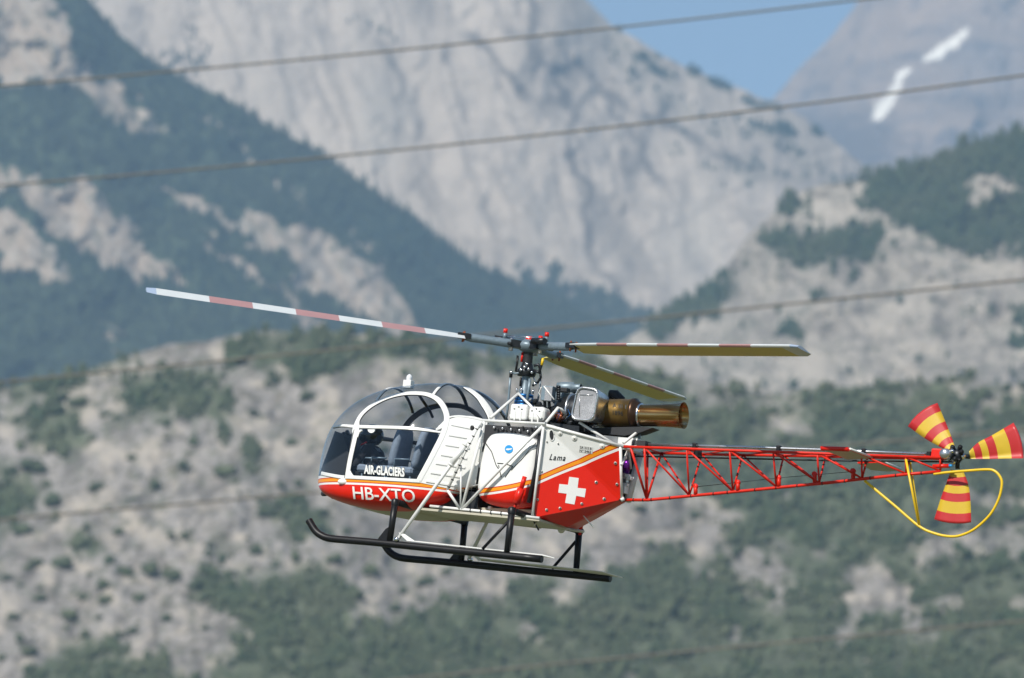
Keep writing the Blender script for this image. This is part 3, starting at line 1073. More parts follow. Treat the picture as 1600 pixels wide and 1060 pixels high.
def wsurf(x, z):
    if x < XN or x > XE + 0.3: return 0.0
    w = w_of(x); s = sx(x); zw = zw_of(x)
    if z >= zw:
        r = (z - zw) / max(1e-4, f_top(s) - zw)
        return w * max(0.0, 1 - min(1, r) ** N_UP) ** (1 / N_UP) if r < 1 else 0.0
    r = (zw - z) / max(1e-4, zw - f_bot(s))
    return w * max(0.0, 1 - min(1, r) ** N_LO) ** (1 / N_LO) if r < 1 else 0.0


def cab_normal(p):
    e = 0.012
    wx = (wsurf(p.x + e, p.z) - wsurf(p.x - e, p.z)) / (2 * e)
    wz = (wsurf(p.x, p.z + e) - wsurf(p.x, p.z - e)) / (2 * e)
    return Vector((-max(-9, min(9, wx)), -1.0, -max(-9, min(9, wz)))).normalized()


def cab(u, v, off=0.0):
    """where the sight line of (u, v) first meets the port side of the cabin"""
    best = None; lo = -1.15; prev = lo
    for k in range(1, 180):
        y = -1.15 + 1.15 * k / 180
        p = U(u, v, y)
        g = -y - wsurf(p.x, p.z)
        if best is None or g < best[0]: best = (g, y)
        if g <= 0:
            a, b = prev, y
            for _ in range(24):
                m_ = 0.5 * (a + b); q = U(u, v, m_)
                if -m_ - wsurf(q.x, q.z) <= 0: b = m_
                else: a = m_
            best = (0, b)
            break
        prev = y
    p = U(u, v, best[1])
    return p + cab_normal(p) * off if off else p


def ribbon_geo(pts, nrm, w, t_in, t_out):
    n = len(pts); v = []; f = []; m = []
    ws = [w] * n if isinstance(w, (int, float)) else w
    for i in range(n):
        t = (pts[min(i + 1, n - 1)] - pts[max(i - 1, 0)]).normalized()
        s = t.cross(nrm[i]).normalized() * (ws[i] / 2)
        v += [pts[i] + s + nrm[i] * t_out * 0.4, pts[i] + s * 0.72 + nrm[i] * t_out, pts[i] - s * 0.72 + nrm[i] * t_out, pts[i] - s + nrm[i] * t_out * 0.4,
              pts[i] - s - nrm[i] * t_in, pts[i] + s - nrm[i] * t_in]
    for i in range(n - 1):
        a = 6 * i; b = a + 6
        for k in range(6):
            f.append((a + k, b + k, b + (k + 1) % 6, a + (k + 1) % 6)); m.append(1 if k in (3, 4, 5) else 0)
    f += [tuple(range(5, -1, -1)), tuple(6 * (n - 1) + k for k in range(6))]; m += [0, 0]
    return v, f, m


def cab_ribbon(name, px, w, parent, mats=None, mirrored=True, dense=6, t_in=0.012, t_out=0.014):
    sp = smooth_path(px, dense)
    pts = [cab(a, b) for a, b in sp]
    nr = [cab_normal(p) for p in pts]
    ww = w
    if isinstance(w, (list, tuple)):
        ww = list(np.interp(np.linspace(0, 1, len(sp)), np.linspace(0, 1, len(w)), w))
    v, f, m = ribbon_geo(pts, nr, ww, t_in, t_out)
    o = mk(name, v, f, mats or [white, lining], parent, False, m)
    if mirrored:
        v2 = [mir(q) for q in v]
        mk(name, v2, [tuple(reversed(q)) for q in f], mats or [white, lining], parent, False, m)
    return o


# lower tub with the striped livery
sl_a = cab(540, 746.4); sl_b = cab(690, 757.6)
stripe_b = (sl_b.z - sl_a.z) / (sl_b.x - sl_a.x)
tub_mat = livery_mat('cabin_livery', sl_a.z, stripe_b, 0.0, sl_a.x,
                     [(0.0, (0.55, 0.03, 0.01)), (0.011, ORANGE_C), (0.054, (0.55, 0.03, 0.01)), (0.065, WHITE_C), (0.092, RED_C)], RED_C, WHITE_C)
NS, NT = 110, 44


def loft_grid(t_lo, t_hi, nt_, x_end, lower):
    rows = []
    for i in range(NS + 1):
        a = i / NS
        x = XN + (x_end - XN) * (a ** 1.9)
        w = w_of(x) if i else 0.0; s = sx(x); zw = zw_of(x); zt = f_top(s); zb = f_bot(s)
        r = []
        for j in range(nt_ + 1):
            th = (t_lo + (t_hi - t_lo) * j / nt_) * math.pi / 2
            n = N_LO if lower else N_UP
            c = max(0.0, math.cos(th)) ** (2 / n); q = max(0.0, math.sin(th)) ** (2 / n)
            r.append(Vector((x, -w * c, (zw - (zw - zb) * q) if lower else (zw + (zt - zw) * q))))
        rows.append(r)
    return rows


def grid_faces(rows, flip=False, base=0):
    n = len(rows[0]); f = []
    for i in range(len(rows) - 1):
        for j in range(n - 1):
            q = (base + i * n + j, base + (i + 1) * n + j, base + (i + 1) * n + j + 1, base + i * n + j + 1)
            f.append(tuple(reversed(q)) if flip else q)
    return f


def both_sides(rows):
    v = [p for r in rows for p in r]
    f = grid_faces(rows, True)
    v2 = [mir(p) for p in v]
    return v + v2, f + grid_faces(rows, False, len(v))


v, f = both_sides(loft_grid(0, 1, NT, XE, True))
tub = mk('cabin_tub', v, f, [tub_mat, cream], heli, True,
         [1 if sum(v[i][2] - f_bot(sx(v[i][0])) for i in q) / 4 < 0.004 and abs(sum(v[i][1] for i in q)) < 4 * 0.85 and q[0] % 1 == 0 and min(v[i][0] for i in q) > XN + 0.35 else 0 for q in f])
# inside of the tub: a dark floor and bulkhead
fl = MB()
frows = []
for i in range(20):
    x = XN + 0.10 + (XE - 0.12 - XN - 0.10) * i / 19
    frows.append([Vector((x, k * max(0.02, w_of(x) - 0.06), zw_of(x) - 0.16)) for k in (-1, -0.5, 0, 0.5, 1)])
fl.put([p for r in frows for p in r], grid_faces(frows))
fl.make('cabin_floor', lining, heli)

# glazing of the upper half
v, f = both_sides(loft_grid(0.0, 1, 30, XE, False))
canopy = mk('canopy_glass', v, f, canopy_mat, heli, True)

# rear quarter panels: opaque skin with raised ridges
left_c = smooth_path([(697, 657), (694, 676), (680, 703), (664, 730), (654, 754)], 6)
right_c = smooth_path([(762, 658), (757, 685), (750, 715), (745, 745), (741, 772)], 6)
rows = []
NR = 14
for a, b in zip(left_c, right_c):
    rows.append([cab(a[0] + (b[0] - a[0]) * k / NR, a[1] + (b[1] - a[1]) * k / NR - (7 * math.sin(math.pi * min(1, k / NR)) * max(0, 1 - (a[1] - 657) / 40) ), 0.008) for k in range(NR + 1)])
v = [p for r in rows for p in r]; f = grid_faces(rows)
quarter = mk('quarter_panel', v + [p + Vector((0, 0.02, 0)) for p in v], f + [tuple(reversed([i + len(v) for i in q])) for q in f], [white, lining], heli, True, [0] * len(f) + [1] * len(f))
v2 = [mir(p) for p in v]
mk('quarter_panel', v2 + [p - Vector((0, 0.02, 0)) for p in v2], [tuple(reversed(q)) for q in f] + [tuple(i + len(v) for i in q) for q in f], [white, lining], heli, True, [0] * len(f) + [1] * len(f))
for (a, b) in [((705, 664), (740, 671)), ((701, 680), (738, 686)), ((696, 695), (733, 701)), ((689, 710.5), (729, 717)), ((681, 724), (726, 731)), ((673, 738.5), (722, 746)), ((666, 752), (716, 760))]:
    pts = [cab(a[0] + (b[0] - a[0]) * k / 8, a[1] + (b[1] - a[1]) * k / 8, 0.008) for k in range(9)]
    nr = [cab_normal(p) for p in pts]
    v, f, m = ribbon_geo(pts, nr, 0.034, 0.004, 0.014)
    mk('stiffening_ridge', v, f, [white, white], quarter, False, m)

# white frames of the glazing
door = cab_ribbon('door_frame', [(554, 676), (555, 668), (563, 651), (576, 638), (592, 628), (610, 620.5), (630, 616), (650, 615), (668, 617), (683, 624), (693, 636), (698, 650), (697, 664), (691, 682),
                                 (680, 704), (668, 727), (655, 751)], 0.078, heli)
cab_ribbon('door_sill', [(541, 745.8), (570, 747.3), (610, 749.6), (656, 752.3)], 0.052, door)
cab_ribbon('waist_rail', [(521, 668), (535, 665.5), (556, 667), (600, 668), (645, 670), (689, 676)], [0.03, 0.04, 0.05, 0.052, 0.05, 0.03], door)
cab_ribbon('door_post', [(557, 670), (553, 690), (547, 718), (542, 748)], [0.10, 0.095, 0.09, 0.085], door)
cab_ribbon('door_gap', [(554.5, 672), (550, 693), (544, 720), (539.5, 747)], 0.010, door, [letter_black, letter_black], dense=5, t_in=-0.012, t_out=0.018)
cab_ribbon('nose_sill', [(503, 740), (512, 742), (525, 744.5), (541, 747)], 0.05, heli)
cab_ribbon('corner_gusset', [(681, 672), (688, 668), (696, 658)], [0.02, 0.06, 0.03], door)
cab_ribbon('corner_gusset', [(546, 738), (549, 743), (556, 748)], [0.06, 0.055, 0.02], door)
cab_ribbon('corner_gusset', [(561, 658), (559, 664), (561, 669)], [0.03, 0.07, 0.04], door)
cab_ribbon('corner_gusset', [(566, 673), (560, 676), (558, 684)], [0.02, 0.07, 0.04], door)
lt = [cab(581 + 5.5 * math.cos(a), 672 + 5.5 * math.sin(a), 0.016) for a in np.linspace(0, math.pi, 12)]
mk('lock_plate', lt + [p + Vector((0, 0.02, 0)) for p in lt], prism_geo(lt, lt)[1], white, door)


def ring(name, x_px, w, parent, t0):
    x = U(x_px[0], x_px[1], 0).x
    s = sx(x); wd = w_of(x); zw = zw_of(x); zt = f_top(s)
    pts = []; nr = []
    for k in range(41):
        th = math.pi * (t0 + (1 - 2 * t0) * k / 40)
        y = -wd * math.copysign(abs(math.cos(th)) ** (2 / N_UP), math.cos(th)); z = zw + (zt - zw) * math.sin(th) ** (2 / N_UP)
        pts.append(Vector((x, y, z)))
    for k in range(41):
        t = (pts[min(k + 1, 40)] - pts[max(k - 1, 0)]).normalized()
        n = t.cross(X)
        if n.dot(pts[k] - Vector((x, 0, zw))) < 0: n = -n
        nr.append(n.normalized())
    v, f, m = ribbon_geo(pts, nr, w, 0.012, 0.014)
    return mk(name, v, f, [white, lining], parent, False, m)


ring('canopy_hoop', (620, 608), 0.035, canopy, 0.29)
ring('canopy_hoop', (706, 602), 0.045, canopy, 0.30)
cab_ribbon('rear_hoop', [(727, 606), (737, 612), (749, 622), (758, 634), (765, 646), (769, 658)], [0.09, 0.10, 0.11, 0.12, 0.12, 0.10], canopy)
cab_ribbon('roof_rail', [(697, 655), (705, 652), (720, 651), (740, 654), (764, 660)], 0.03, canopy)
# beacon on the roof
bc = U(638, 605, 0)
bcn = bx('beacon', bc + Vector((0, 0, 0.035)), 0.12, 0.12, 0.11, white, heli, 0.008)
lathe('beacon_lamp', bc + Vector((0, 0, 0.09)), Z, [(0, 0.035), (0.03, 0.042), (0.06, 0.038), (0.08, 0.02), (0.09, 0.0)], beacon_glass, bcn, 16)
# small fairing at the front of the stripe, and hinge
fc = cab(536, 753, 0.01)
fn = cab_normal(fc)
vv_, ff_ = ball_geo((fc.x, fc.y, fc.z), 0.072, 0.03, 0.040, 18, 10)
mk('hinge_fairing', vv_, ff_, white, heli, True)

# lettering on the cabin
lettering('registration_lettering', 'HB-XTO', [(551.5, 760.3), (647.5, 765.6), (553.5, 779.3)], lambda a, b: cab(a, b, 0.016), letter_white, heli, bold=0.010, space=0.98)
lettering('operator_outline', 'AIR-GLACIERS', [(569.3, 725.7), (633.2, 730.6), (569.3, 741.8)], lambda a, b: cab(a, b, 0.012), letter_black, door, bold=0.075, space=1.05)
lettering('operator_lettering', 'AIR-GLACIERS', [(570, 726.5), (632.5, 731.4), (570, 741)], lambda a, b: cab(a, b, 0.019), letter_white, door, bold=0.045, space=1.05)

# ---- inside of the cabin
def seat(cx, cy, cz, mat_b, parent, tilt=0.22, h=0.66, w=0.46):
    s = MB()
    rr = []
    for i, (t, k) in enumerate(((0, 0.86), (0.12, 1.0), (0.45, 1.0), (0.75, 0.90), (0.92, 0.72), (1.0, 0.45))):
        z = cz + 0.10 + h * t; x = cx + 0.24 + tilt * t * h
        rr.append([Vector((x + dx, cy + dy * w * k, z)) for dx, dy in ((-0.05, -0.42), (-0.065, 0), (-0.05, 0.42), (0.03, 0.5), (0.05, 0.3), (0.05, -0.3), (0.03, -0.5))])
    n = 7
    v = [p for r in rr for p in r]
    f = []
    for i in range(len(rr) - 1):
        for j in range(n):
            f.append((i * n + j, (i + 1) * n + j, (i + 1) * n + (j + 1) % n, i * n + (j + 1) % n))
    f += [tuple(range(n)), tuple(reversed(range((len(rr) - 1) * n, len(rr) * n)))]
    back = mk('seat', v, f, mat_b, parent, True)
    vv, ff = box_geo((cx, cy, cz + 0.05), X * 0.25, Y * w / 2, Z * 0.055)
    c = mk('seat_cushion', vv, ff, seat_cloth, back)
    c.modifiers.new('edge', 'BEVEL').width = 0.03
    for dx in (-0.18, 0.2):
        for dy in (-0.2, 0.2):
            tube('seat_leg', [(cx + dx, cy + dy, cz), (cx + dx, cy + dy, cz - 0.22)], 0.015, grey_metal, back, 6)
    for dy in (-1, 1):
        tube('arm_rest', [(cx + 0.2, cy + dy * w * 0.52, cz + 0.2), (cx - 0.02, cy + dy * w * 0.52, cz + 0.2), (cx - 0.02, cy + dy * w * 0.52, cz)], 0.014, grey_metal, back, 6)
    return back


FZ = zw_of(-1.5) - 0.16
sp1 = U(632, 735, 0.05); sp2 = U(664, 738, -0.28)
seat(sp1.x - 0.36, 0.05, sp1.z - 0.08, seat_cloth, heli, 0.14, 0.56, 0.52)
seat(sp2.x - 0.28, -0.36, sp2.z - 0.08, seat_cloth, heli, 0.18, 0.57, 0.52)
seat(sp1.x - 0.10, 0.50, sp1.z - 0.05, seat_dark, heli, 0.2, 0.50, 0.40)
fs_ = U(588, 733, 0.12)
seat(fs_.x - 0.08, 0.12, fs_.z - 0.08, seat_dark, heli, 0.15, 0.10, 0.46)
# rear bulkhead
rb = []
xb = XE - 0.55
for k in range(25):
    th = math.pi * k / 24
    wd = w_of(xb) - 0.05; zw = zw_of(xb)
    rb.append(Vector((xb - 0.02, -wd * math.copysign(abs(math.cos(th)) ** 0.9, math.cos(th)), zw + (0.50) * math.sin(th) ** 0.9)))
rb += [Vector((xb - 0.02, w_of(xb) - 0.05, zw_of(xb) - 0.18)), Vector((xb - 0.02, -w_of(xb) + 0.05, zw_of(xb) - 0.18))]
vv, ff = prism_geo(rb, [p + X * 0.05 for p in rb])
mk('rear_bulkhead', vv, ff, seat_dark, heli)
# instrument console, cross bar, mirror plate and pedals
cp = U(533, 728, 0.0)
vv, ff = prism_geo([Vector((cp.x + a, -0.30, cp.z + b)) for a, b in ((-0.18, -0.22), (0.24, -0.22), (0.26, 0.10), (0.14, 0.40), (0.00, 0.44))],
                   [Vector((cp.x + a, 0.34, cp.z + b)) for a, b in ((-0.18, -0.22), (0.24, -0.22), (0.26, 0.10), (0.14, 0.40), (0.00, 0.44))])
con = mk('instrument_console', vv, ff, lining, heli)
for k in range(6):
    c = Vector((cp.x + 0.09, -0.22 + 0.1 * k, cp.z + 0.44 if k % 2 else cp.z + 0.40))
    lathe('gauge', c, (0.5, 0, 0.2), [(0, 0.001), (0.0, 0.04), (0.03, 0.042), (0.03, 0.001)], dark_metal, con, 12)
tb('cabin_cross_bar', [(590, 685.5, 0.55), (665, 694, 0.30)], 0.026, black, heli)
tb('cabin_cross_bar', [(650, 693, 0.45), (690, 697, 0.20)], 0.024, black, heli)
tb('cyclic_stick', [(600, 748, 0.1), (598, 735, 0.1), (586, 727, 0.1), (583, 722, 0.12)], 0.014, black, heli)
tb('pedal', [(520, 745, -0.25), (525, 727, -0.25), (521, 723, -0.25)], 0.022, grey_metal, heli)
tb('pedal', [(530, 744, -0.05), (534, 730, -0.05), (529, 726, -0.05)], 0.022, grey_metal, heli)
# dark far door arch pieces read through the glass: roof strut
tb('roof_strut', [(655, 618, -0.45), (672, 643, -0.1), (676, 652, 0.0)], 0.02, black, heli)

# ---- pilot
pil = bpy.data.objects.new('person', None)
pil.matrix_world = HELI_M
COL.objects.link(pil)
tag(pil, 'pilot in dark jacket and black helmet seated behind the cabin window', 'person')
ph = U(579, 684, 0.08)          # head centre
pv = U(586, 742, 0.08)          # hips


def skin_body(name, verts, edges, radii, root, mats, parent, pick):
    me = bpy.data.meshes.new(name)
    me.from_pydata([tuple(p) for p in verts], edges, [])
    o = bpy.data.objects.new(name, me)
    COL.objects.link(o)
    sk = o.modifiers.new('skin', 'SKIN'); sk.use_smooth_shade = True
    ss = o.modifiers.new('sub', 'SUBSURF'); ss.levels = 2; ss.render_levels = 2
    for i, r in enumerate(radii):
        sv = me.skin_vertices[0].data[i]
        sv.radius = (r, r); sv.use_root = (i == root)
    bpy.context.view_layer.update()
    m2 = bpy.data.meshes.new_from_object(o.evaluated_get(bpy.context.evaluated_depsgraph_get()))
    COL.objects.unlink(o); bpy.data.objects.remove(o)
    for m in mats: m2.materials.append(m)
    m2.polygons.foreach_set('material_index', [pick(p.center) for p in m2.polygons])
    o = bpy.data.objects.new(name, m2)
    COL.objects.link(o)
    o.parent = parent
    return o


bv = []; be = []; br = []


def bj(p, r, par=None):
    bv.append(Vector(p)); br.append(r)
    if par is not None: be.append((par, len(bv) - 1))
    return len(bv) - 1


h0 = bj(pv, 0.15)
b1 = bj(pv.lerp(ph, 0.30) + X * 0.03, 0.145, h0)
b2 = bj(pv.lerp(ph, 0.58) + X * 0.02, 0.165, b1)
nk = bj(pv.lerp(ph, 0.80), 0.065, b2)
hd = bj(ph + Z * -0.03, 0.085, nk)
ht = bj(ph + Z * 0.05, 0.085, hd)
sh_z = pv.lerp(ph, 0.64)
for s in (-1, 1):
    sh = bj(sh_z + Y * s * 0.19, 0.072, b2)
    el = bj(sh_z + Vector((-0.12, s * 0.24, -0.24)), 0.05, sh)
    wr = bj(sh_z + Vector((-0.34, s * 0.15, -0.26)), 0.034, el)
    pm = bj(sh_z + Vector((-0.42, s * 0.13, -0.25)), 0.030, wr)
    for k in range(4):
        a = bj(bv[pm] + Vector((-0.035, (k - 1.5) * 0.020, 0.008)), 0.010, pm)
        b = bj(bv[a] + Vector((-0.030 + 0.004 * abs(k - 1.2), 0, -0.02)), 0.009, a)
        bj(bv[b] + Vector((0.006, 0, -0.026)), 0.008, b)
    th1 = bj(bv[wr] + Vector((-0.045, -s * 0.035, 0.01)), 0.011, wr)
    bj(bv[th1] + Vector((-0.03, -s * 0.005, -0.015)), 0.010, th1)
    hp = bj(pv + Vector((-0.06, s * 0.11, -0.02)), 0.095, h0)
    kn = bj(pv + Vector((-0.44, s * 0.16, 0.03)), 0.065, hp)
    an = bj(pv + Vector((-0.58, s * 0.15, -0.30)), 0.045, kn)
    bj(pv + Vector((-0.72, s * 0.15, -0.33)), 0.04, an)
wr_pts = [sh_z + Vector((-0.38, s * 0.14, -0.255)) for s in (-1, 1)]
body = skin_body('body', bv, be, br, 0, [jacket, skin], pil, lambda c: 1 if (c.z > pv.lerp(ph, 0.84).z or min((c - w).length for w in wr_pts) < 0.07 or c.x < sh_z.x - 0.40 and c.z > pv.z + 0.05) else 0)
vv, ff = ball_geo((ph.x + 0.02, ph.y, ph.z + 0.03), 0.165, 0.145, 0.155, 22, 14)
hel = mk('helmet', vv, [q for q in ff if not (sum(vv[i][0] for i in q) / 4 < ph.x - 0.05 and sum(vv[i][2] for i in q) / 4 < ph.z + 0.0) and sum(vv[i][2] for i in q) / 4 > ph.z - 0.10], helmet_black, pil, True)
sd = hel.modifiers.new('shell', 'SOLIDIFY'); sd.thickness = 0.018
vv, ff = ball_geo((ph.x - 0.03, ph.y, ph.z - 0.01), 0.135, 0.12, 0.085, 18, 10)
mk('visor', vv, ff, black, pil, True)
vv, ff = ball_geo((ph.x - 0.115, ph.y, ph.z - 0.055), 0.022, 0.016, 0.026, 10, 8)
mk('nose', vv, ff, skin, pil, True)
tube('microphone', [ph + Vector((0.02, -0.14, -0.08)), ph + Vector((-0.06, -0.13, -0.12)), ph + Vector((-0.11, -0.05, -0.12))], 0.012, paint('microphone_red', (0.6, 0.02, 0.02)), pil, 8)
sc = [ph + Vector((0.015 + 0.11 * math.cos(a), 0.10 * math.sin(a), -0.165 - 0.02 * math.cos(2 * a))) for a in np.linspace(0, 2 * math.pi, 19)]
tube('scarf', sc, 0.04, scarf_mat, pil, 8)

# ---- white lattice frame carrying cabin, tank and engine
frame = bx('centre_frame', U(786, 800, 0) + Z * 0.0, 0.04, 0.9, 0.04, white_tube, heli)
YF = 0.74


def frame_tube(px, r, mat=None, both=True, name='frame_tube'):
    pts = [U(*p) for p in px]
    tube(name, pts, r, mat or white_tube, frame)
    if both:
        tube(name, [mir(p) for p in pts], r, mat or white_tube, frame)


frame_tube([(754, 657, -YF), (852, 662.5, -YF)], 0.019)
frame_tube([(757, 659, -YF), (739, 728, -YF), (721.5, 796, -YF)], 0.021)
frame_tube([(757, 661, -YF + 0.1), (752, 700, -YF + 0.1), (749, 722, -YF + 0.1)], 0.014)
frame_tube([(748, 664, -YF - 0.1), (724, 712, -YF - 0.1), (699, 766, -YF - 0.1)], 0.019)
frame_tube([(699, 766, -YF - 0.1), (719, 796, -YF)], 0.019)
frame_tube([(720.5, 727, -YF - 0.05), (719.5, 794, -YF)], 0.012)
frame_tube([(723, 795, -YF), (786, 729, -YF - 0.03), (848, 666, -YF)], 0.021)
frame_tube([(849, 668, -YF), (832, 806, -YF)], 0.019)
frame_tube([(844, 678, -YF + 0.06), (838, 730, -YF + 0.06), (826, 786, -YF + 0.06)], 0.030, dark_metal)
frame_tube([(672, 791, -YF), (721, 796, -YF), (790, 803, -YF), (843, 810, -YF)], 0.019)
# black tape bands round the banded tubes
for k in range(9):
    t = (k + 0.5) / 9
    p = U(748 + (699 - 748) * t, 664 + (766 - 664) * t, -YF - 0.1); q = U(748 + (699 - 748) * (t + 0.015), 664 + 102 * (t + 0.015), -YF - 0.1)
    tube('tape_band', [p, q], 0.0225, black, frame, 8)
for k in range(6):
    p = U(735 + 16 * k, 797.3 + 1.7 * k, -YF); q = U(736.2 + 16 * k, 797.4 + 1.7 * k, -YF)
    tube('tape_band', [p, q], 0.0285, black, frame, 8)
# long strut down to the skid, with its damper
for s in (0, 1):
    mm = mir if s else (lambda p: p)
    a, b = U(752, 660, -YF - 0.04), U(622, 842, -1.13)
    so = tube('skid_strut', [mm(a), mm(b)], 0.025, white_tube, heli)
    tube('damper', [mm(a.lerp(b, 0.20)), mm(a.lerp(b, 0.36))], 0.040, silver if False else white, so, 12)
    for t in (0.19, 0.36):
        tube('collar', [mm(a.lerp(b, t)), mm(a.lerp(b, t + 0.012))], 0.048, white, so, 12)
# bridge from cabin to frame
tb('cabin_link', [(738, 669, -0.75), (752, 666, -0.66)], 0.022, white_tube, heli)
tb('cabin_link', [(736.5, 669, -0.77), (739, 669, -0.75)], 0.034, black, heli)
# pyramid over the gear case
tb('gear_strut', [(766, 654, -0.55), (810, 615.5, -0.12)], 0.021, white_tube, heli)
tb('gear_strut', [(810, 615.5, -0.12), (829, 634, -0.3), (846, 655, -0.5)], 0.017, white_tube, heli)
tb('gear_strut', [(810, 615.5, -0.12), (806, 640, 0.5)], 0.020, white_tube, heli)
tb('gear_strut', [(853, 661, -0.6), (872, 637.5, -0.42), (877, 640, -0.38), (884, 648, -0.3)], 0.022, white_tube, heli)
tb('gear_strut', [(905, 660, -0.42), (925, 673, -0.38), (958, 693, -0.32)], 0.019, white_tube, heli)
tb('gear_strut', [(960, 700, 0.28), (935, 676, 0.2), (903, 655, 0.1)], 0.018, dark_metal, heli)
tb('engine_strut', [(974, 693, -0.28), (1000, 672, -0.05)], 0.020, white_tube, heli)
tb('engine_strut', [(1000, 672, 0.0), (998, 695, 0.05)], 0.018, grey_metal, heli)

# floor under the tank
a, b = U(652, 793, -YF), U(843, 811, -YF)
c_, d_ = Vector((b.x - 0.02, 0.36, b.z)), Vector((a.x, 0.36, a.z))
vv, ff = prism_geo([a, b, c_, d_], [p - Z * 0.03 for p in (a, b, c_, d_)])
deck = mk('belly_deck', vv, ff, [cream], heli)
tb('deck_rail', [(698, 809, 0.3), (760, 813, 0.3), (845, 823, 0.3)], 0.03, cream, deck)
bx('hook_block', U(728, 806, 0.1), 0.3, 0.2, 0.09, grey_metal, deck, 0.01)
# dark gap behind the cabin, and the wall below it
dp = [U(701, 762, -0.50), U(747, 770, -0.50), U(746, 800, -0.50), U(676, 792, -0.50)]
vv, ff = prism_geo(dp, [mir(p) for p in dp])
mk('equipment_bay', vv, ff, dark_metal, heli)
dp = [U(758, 664, -0.45), U(846, 669, -0.45), U(842, 705, -0.45), U(750, 705, -0.45)]
vv, ff = prism_geo(dp, [mir(p) for p in dp])
gdeck = mk('gear_deck', vv, ff, lining, heli)
for k in range(16):
    p = U(772 + 4.4 * k + (k % 3), 668 + (k * 7 % 5) * 1.5, -0.48)
    vv, ff = ball_geo(p, 0.018, 0.018, 0.018, 8, 6)
    mk('pipe_fitting', vv, ff, dark_metal if k % 3 else silver, gdeck, True)
dp = [U(747, 793, -0.40), U(834, 797, -0.40), U(832, 808, -0.40), U(749, 802, -0.40)]
vv, ff = prism_geo(dp, [p + Y * 0.2 for p in dp])
mk('lower_cover', vv, ff, cream, heli)

# ---- fuel tank
tank_px = [(746, 760), (748, 745), (752, 718), (757, 697), (762, 685), (770, 678), (784, 675.5), (803, 676.5), (822, 680.5), (838, 687), (846, 697), (847, 715), (843, 745), (838, 772), (831, 787), (816, 791.5),
           (796, 793), (774, 790), (757, 785), (748, 775)]
TY = 0.57
tpts = [U(a, b, -TY) for a, b in [tuple(q) for q in smooth_path(tank_px + [tank_px[0]], 3)[:-1]]]
tc_ = sum(tpts, Vector()) / len(tpts)
loops = []
for y, k in ((-TY - 0.115, 0.60), (-TY - 0.10, 0.80), (-TY - 0.065, 0.91), (-TY, 0.985), (-TY + 0.08, 1.0), (0.0, 1.0), (TY - 0.08, 1.0), (TY, 0.985), (TY + 0.065, 0.91), (TY + 0.10, 0.80), (TY + 0.115, 0.60)):
    loops.append([Vector((tc_.x + (p.x - tc_.x) * k, y, tc_.z + (p.z - tc_.z) * k)) for p in tpts])
nl = len(tpts); vv = [p for l in loops for p in l]; ff = []
for i in range(len(loops) - 1):
    for j in range(nl):
        ff.append((i * nl + j, (i + 1) * nl + j, (i + 1) * nl + (j + 1) % nl, i * nl + (j + 1) % nl))
ff.append(tuple(range(nl))); ff.append(tuple(reversed(range((len(loops) - 1) * nl, len(loops) * nl))))
t0_, t1_, t2_ = U(747, 763.5, -TY - 0.1), U(795, 757.5, -TY - 0.1), U(846, 744, -TY - 0.1)
A_ = np.array([[1, 0, 0], [1, t1_.x - t0_.x, (t1_.x - t0_.x) ** 2], [1, t2_.x - t0_.x, (t2_.x - t0_.x) ** 2]])
qa, qb, qc = np.linalg.solve(A_, np.array([t0_.z, t1_.z, t2_.z]))
BANDS = [(0.0, (0.55, 0.03, 0.01)), (0.012, ORANGE_C), (0.056, (0.55, 0.03, 0.01)), (0.067, WHITE_C), (0.097, RED_C)]
tank = mk('fuel_tank', vv, ff, livery_mat('tank_livery', float(qa), float(qb), float(qc), t0_.x, BANDS, RED_C, WHITE_C), heli, True)


def tank_hit(u, v, off=0.004):
    return U(u, v, -TY - 0.118 - off)


ck = [tank_hit(795 + 6.4 * math.cos(a), 702 + 6.4 * math.sin(a)) for a in np.linspace(0, 2 * math.pi, 29)[:-1]]
vv, ff = prism_geo(ck, [p + Y * 0.006 for p in ck])
stk = mk('round_sticker', vv, ff, sticker_blue, tank)
mp_ = [tank_hit(a, b, 0.007) for a, b in ((790, 702.5), (792, 701), (796, 701), (800.5, 700.5), (799, 702.5), (797, 703.2), (795.5, 703.2), (794.5, 704), (792, 703.8))]
vv, ff = prism_geo(mp_, [p + Y * 0.002 for p in mp_])
mk('sticker_aircraft', vv, ff, letter_white, stk)


def seam(px, r, mat, parent, off=0.0):
    tube('seam', [tank_hit(a, b, off) for a, b in px], r, mat, parent, 6)


for px in ([(757, 690), (768, 706), (775, 727), (779, 733)], [(777, 724), (790, 725), (801, 729)], [(779, 727), (783, 746)], [(801, 729), (797, 735), (789, 746)], [(799, 735), (806, 727), (815, 718), (826, 705), (838, 692)]):
    seam(px, 0.006, letter_black, tank)
# red gas damper in front of the tank
d0, d1, d2 = U(803, 796, -0.80), U(810, 778, -0.82), U(820, 745, -0.80)
dm = tube('red_damper', [d0, d0.lerp(d1, 0.5)], 0.020, red_tube, heli)
tube('damper_body', [d0.lerp(d1, 0.5), d1.lerp(d2, 0.45)], 0.052, red, dm, 14)
tube('damper_rod', [d1.lerp(d2, 0.45), d2], 0.032, red, dm, 10)

# ---- side panels with the cross: sheet folded along one diagonal
pc = [U(851, 666, -0.70), U(971, 697.5, -0.31), U(969, 781, -0.05), U(838, 807, -0.68)]
pc[2] = U(969, 781, -0.10)


def face_n(a, b, c):
    n = (b - a).cross(c - a).normalized()
    return -n if n.y > 0 else n


pn_low = face_n(pc[0], pc[2], pc[3])
pn_up = face_n(pc[0], pc[1], pc[2])
pn = pn_low


def upper(u, v):
    return v < 666 + (u - 851) * (781 - 666) / (969 - 851.0)


def pan(u, v, off=0.0):
    n = pn_up if upper(u, v) else pn_low
    return on_plane(u, v, pc[0] + n * off, n)


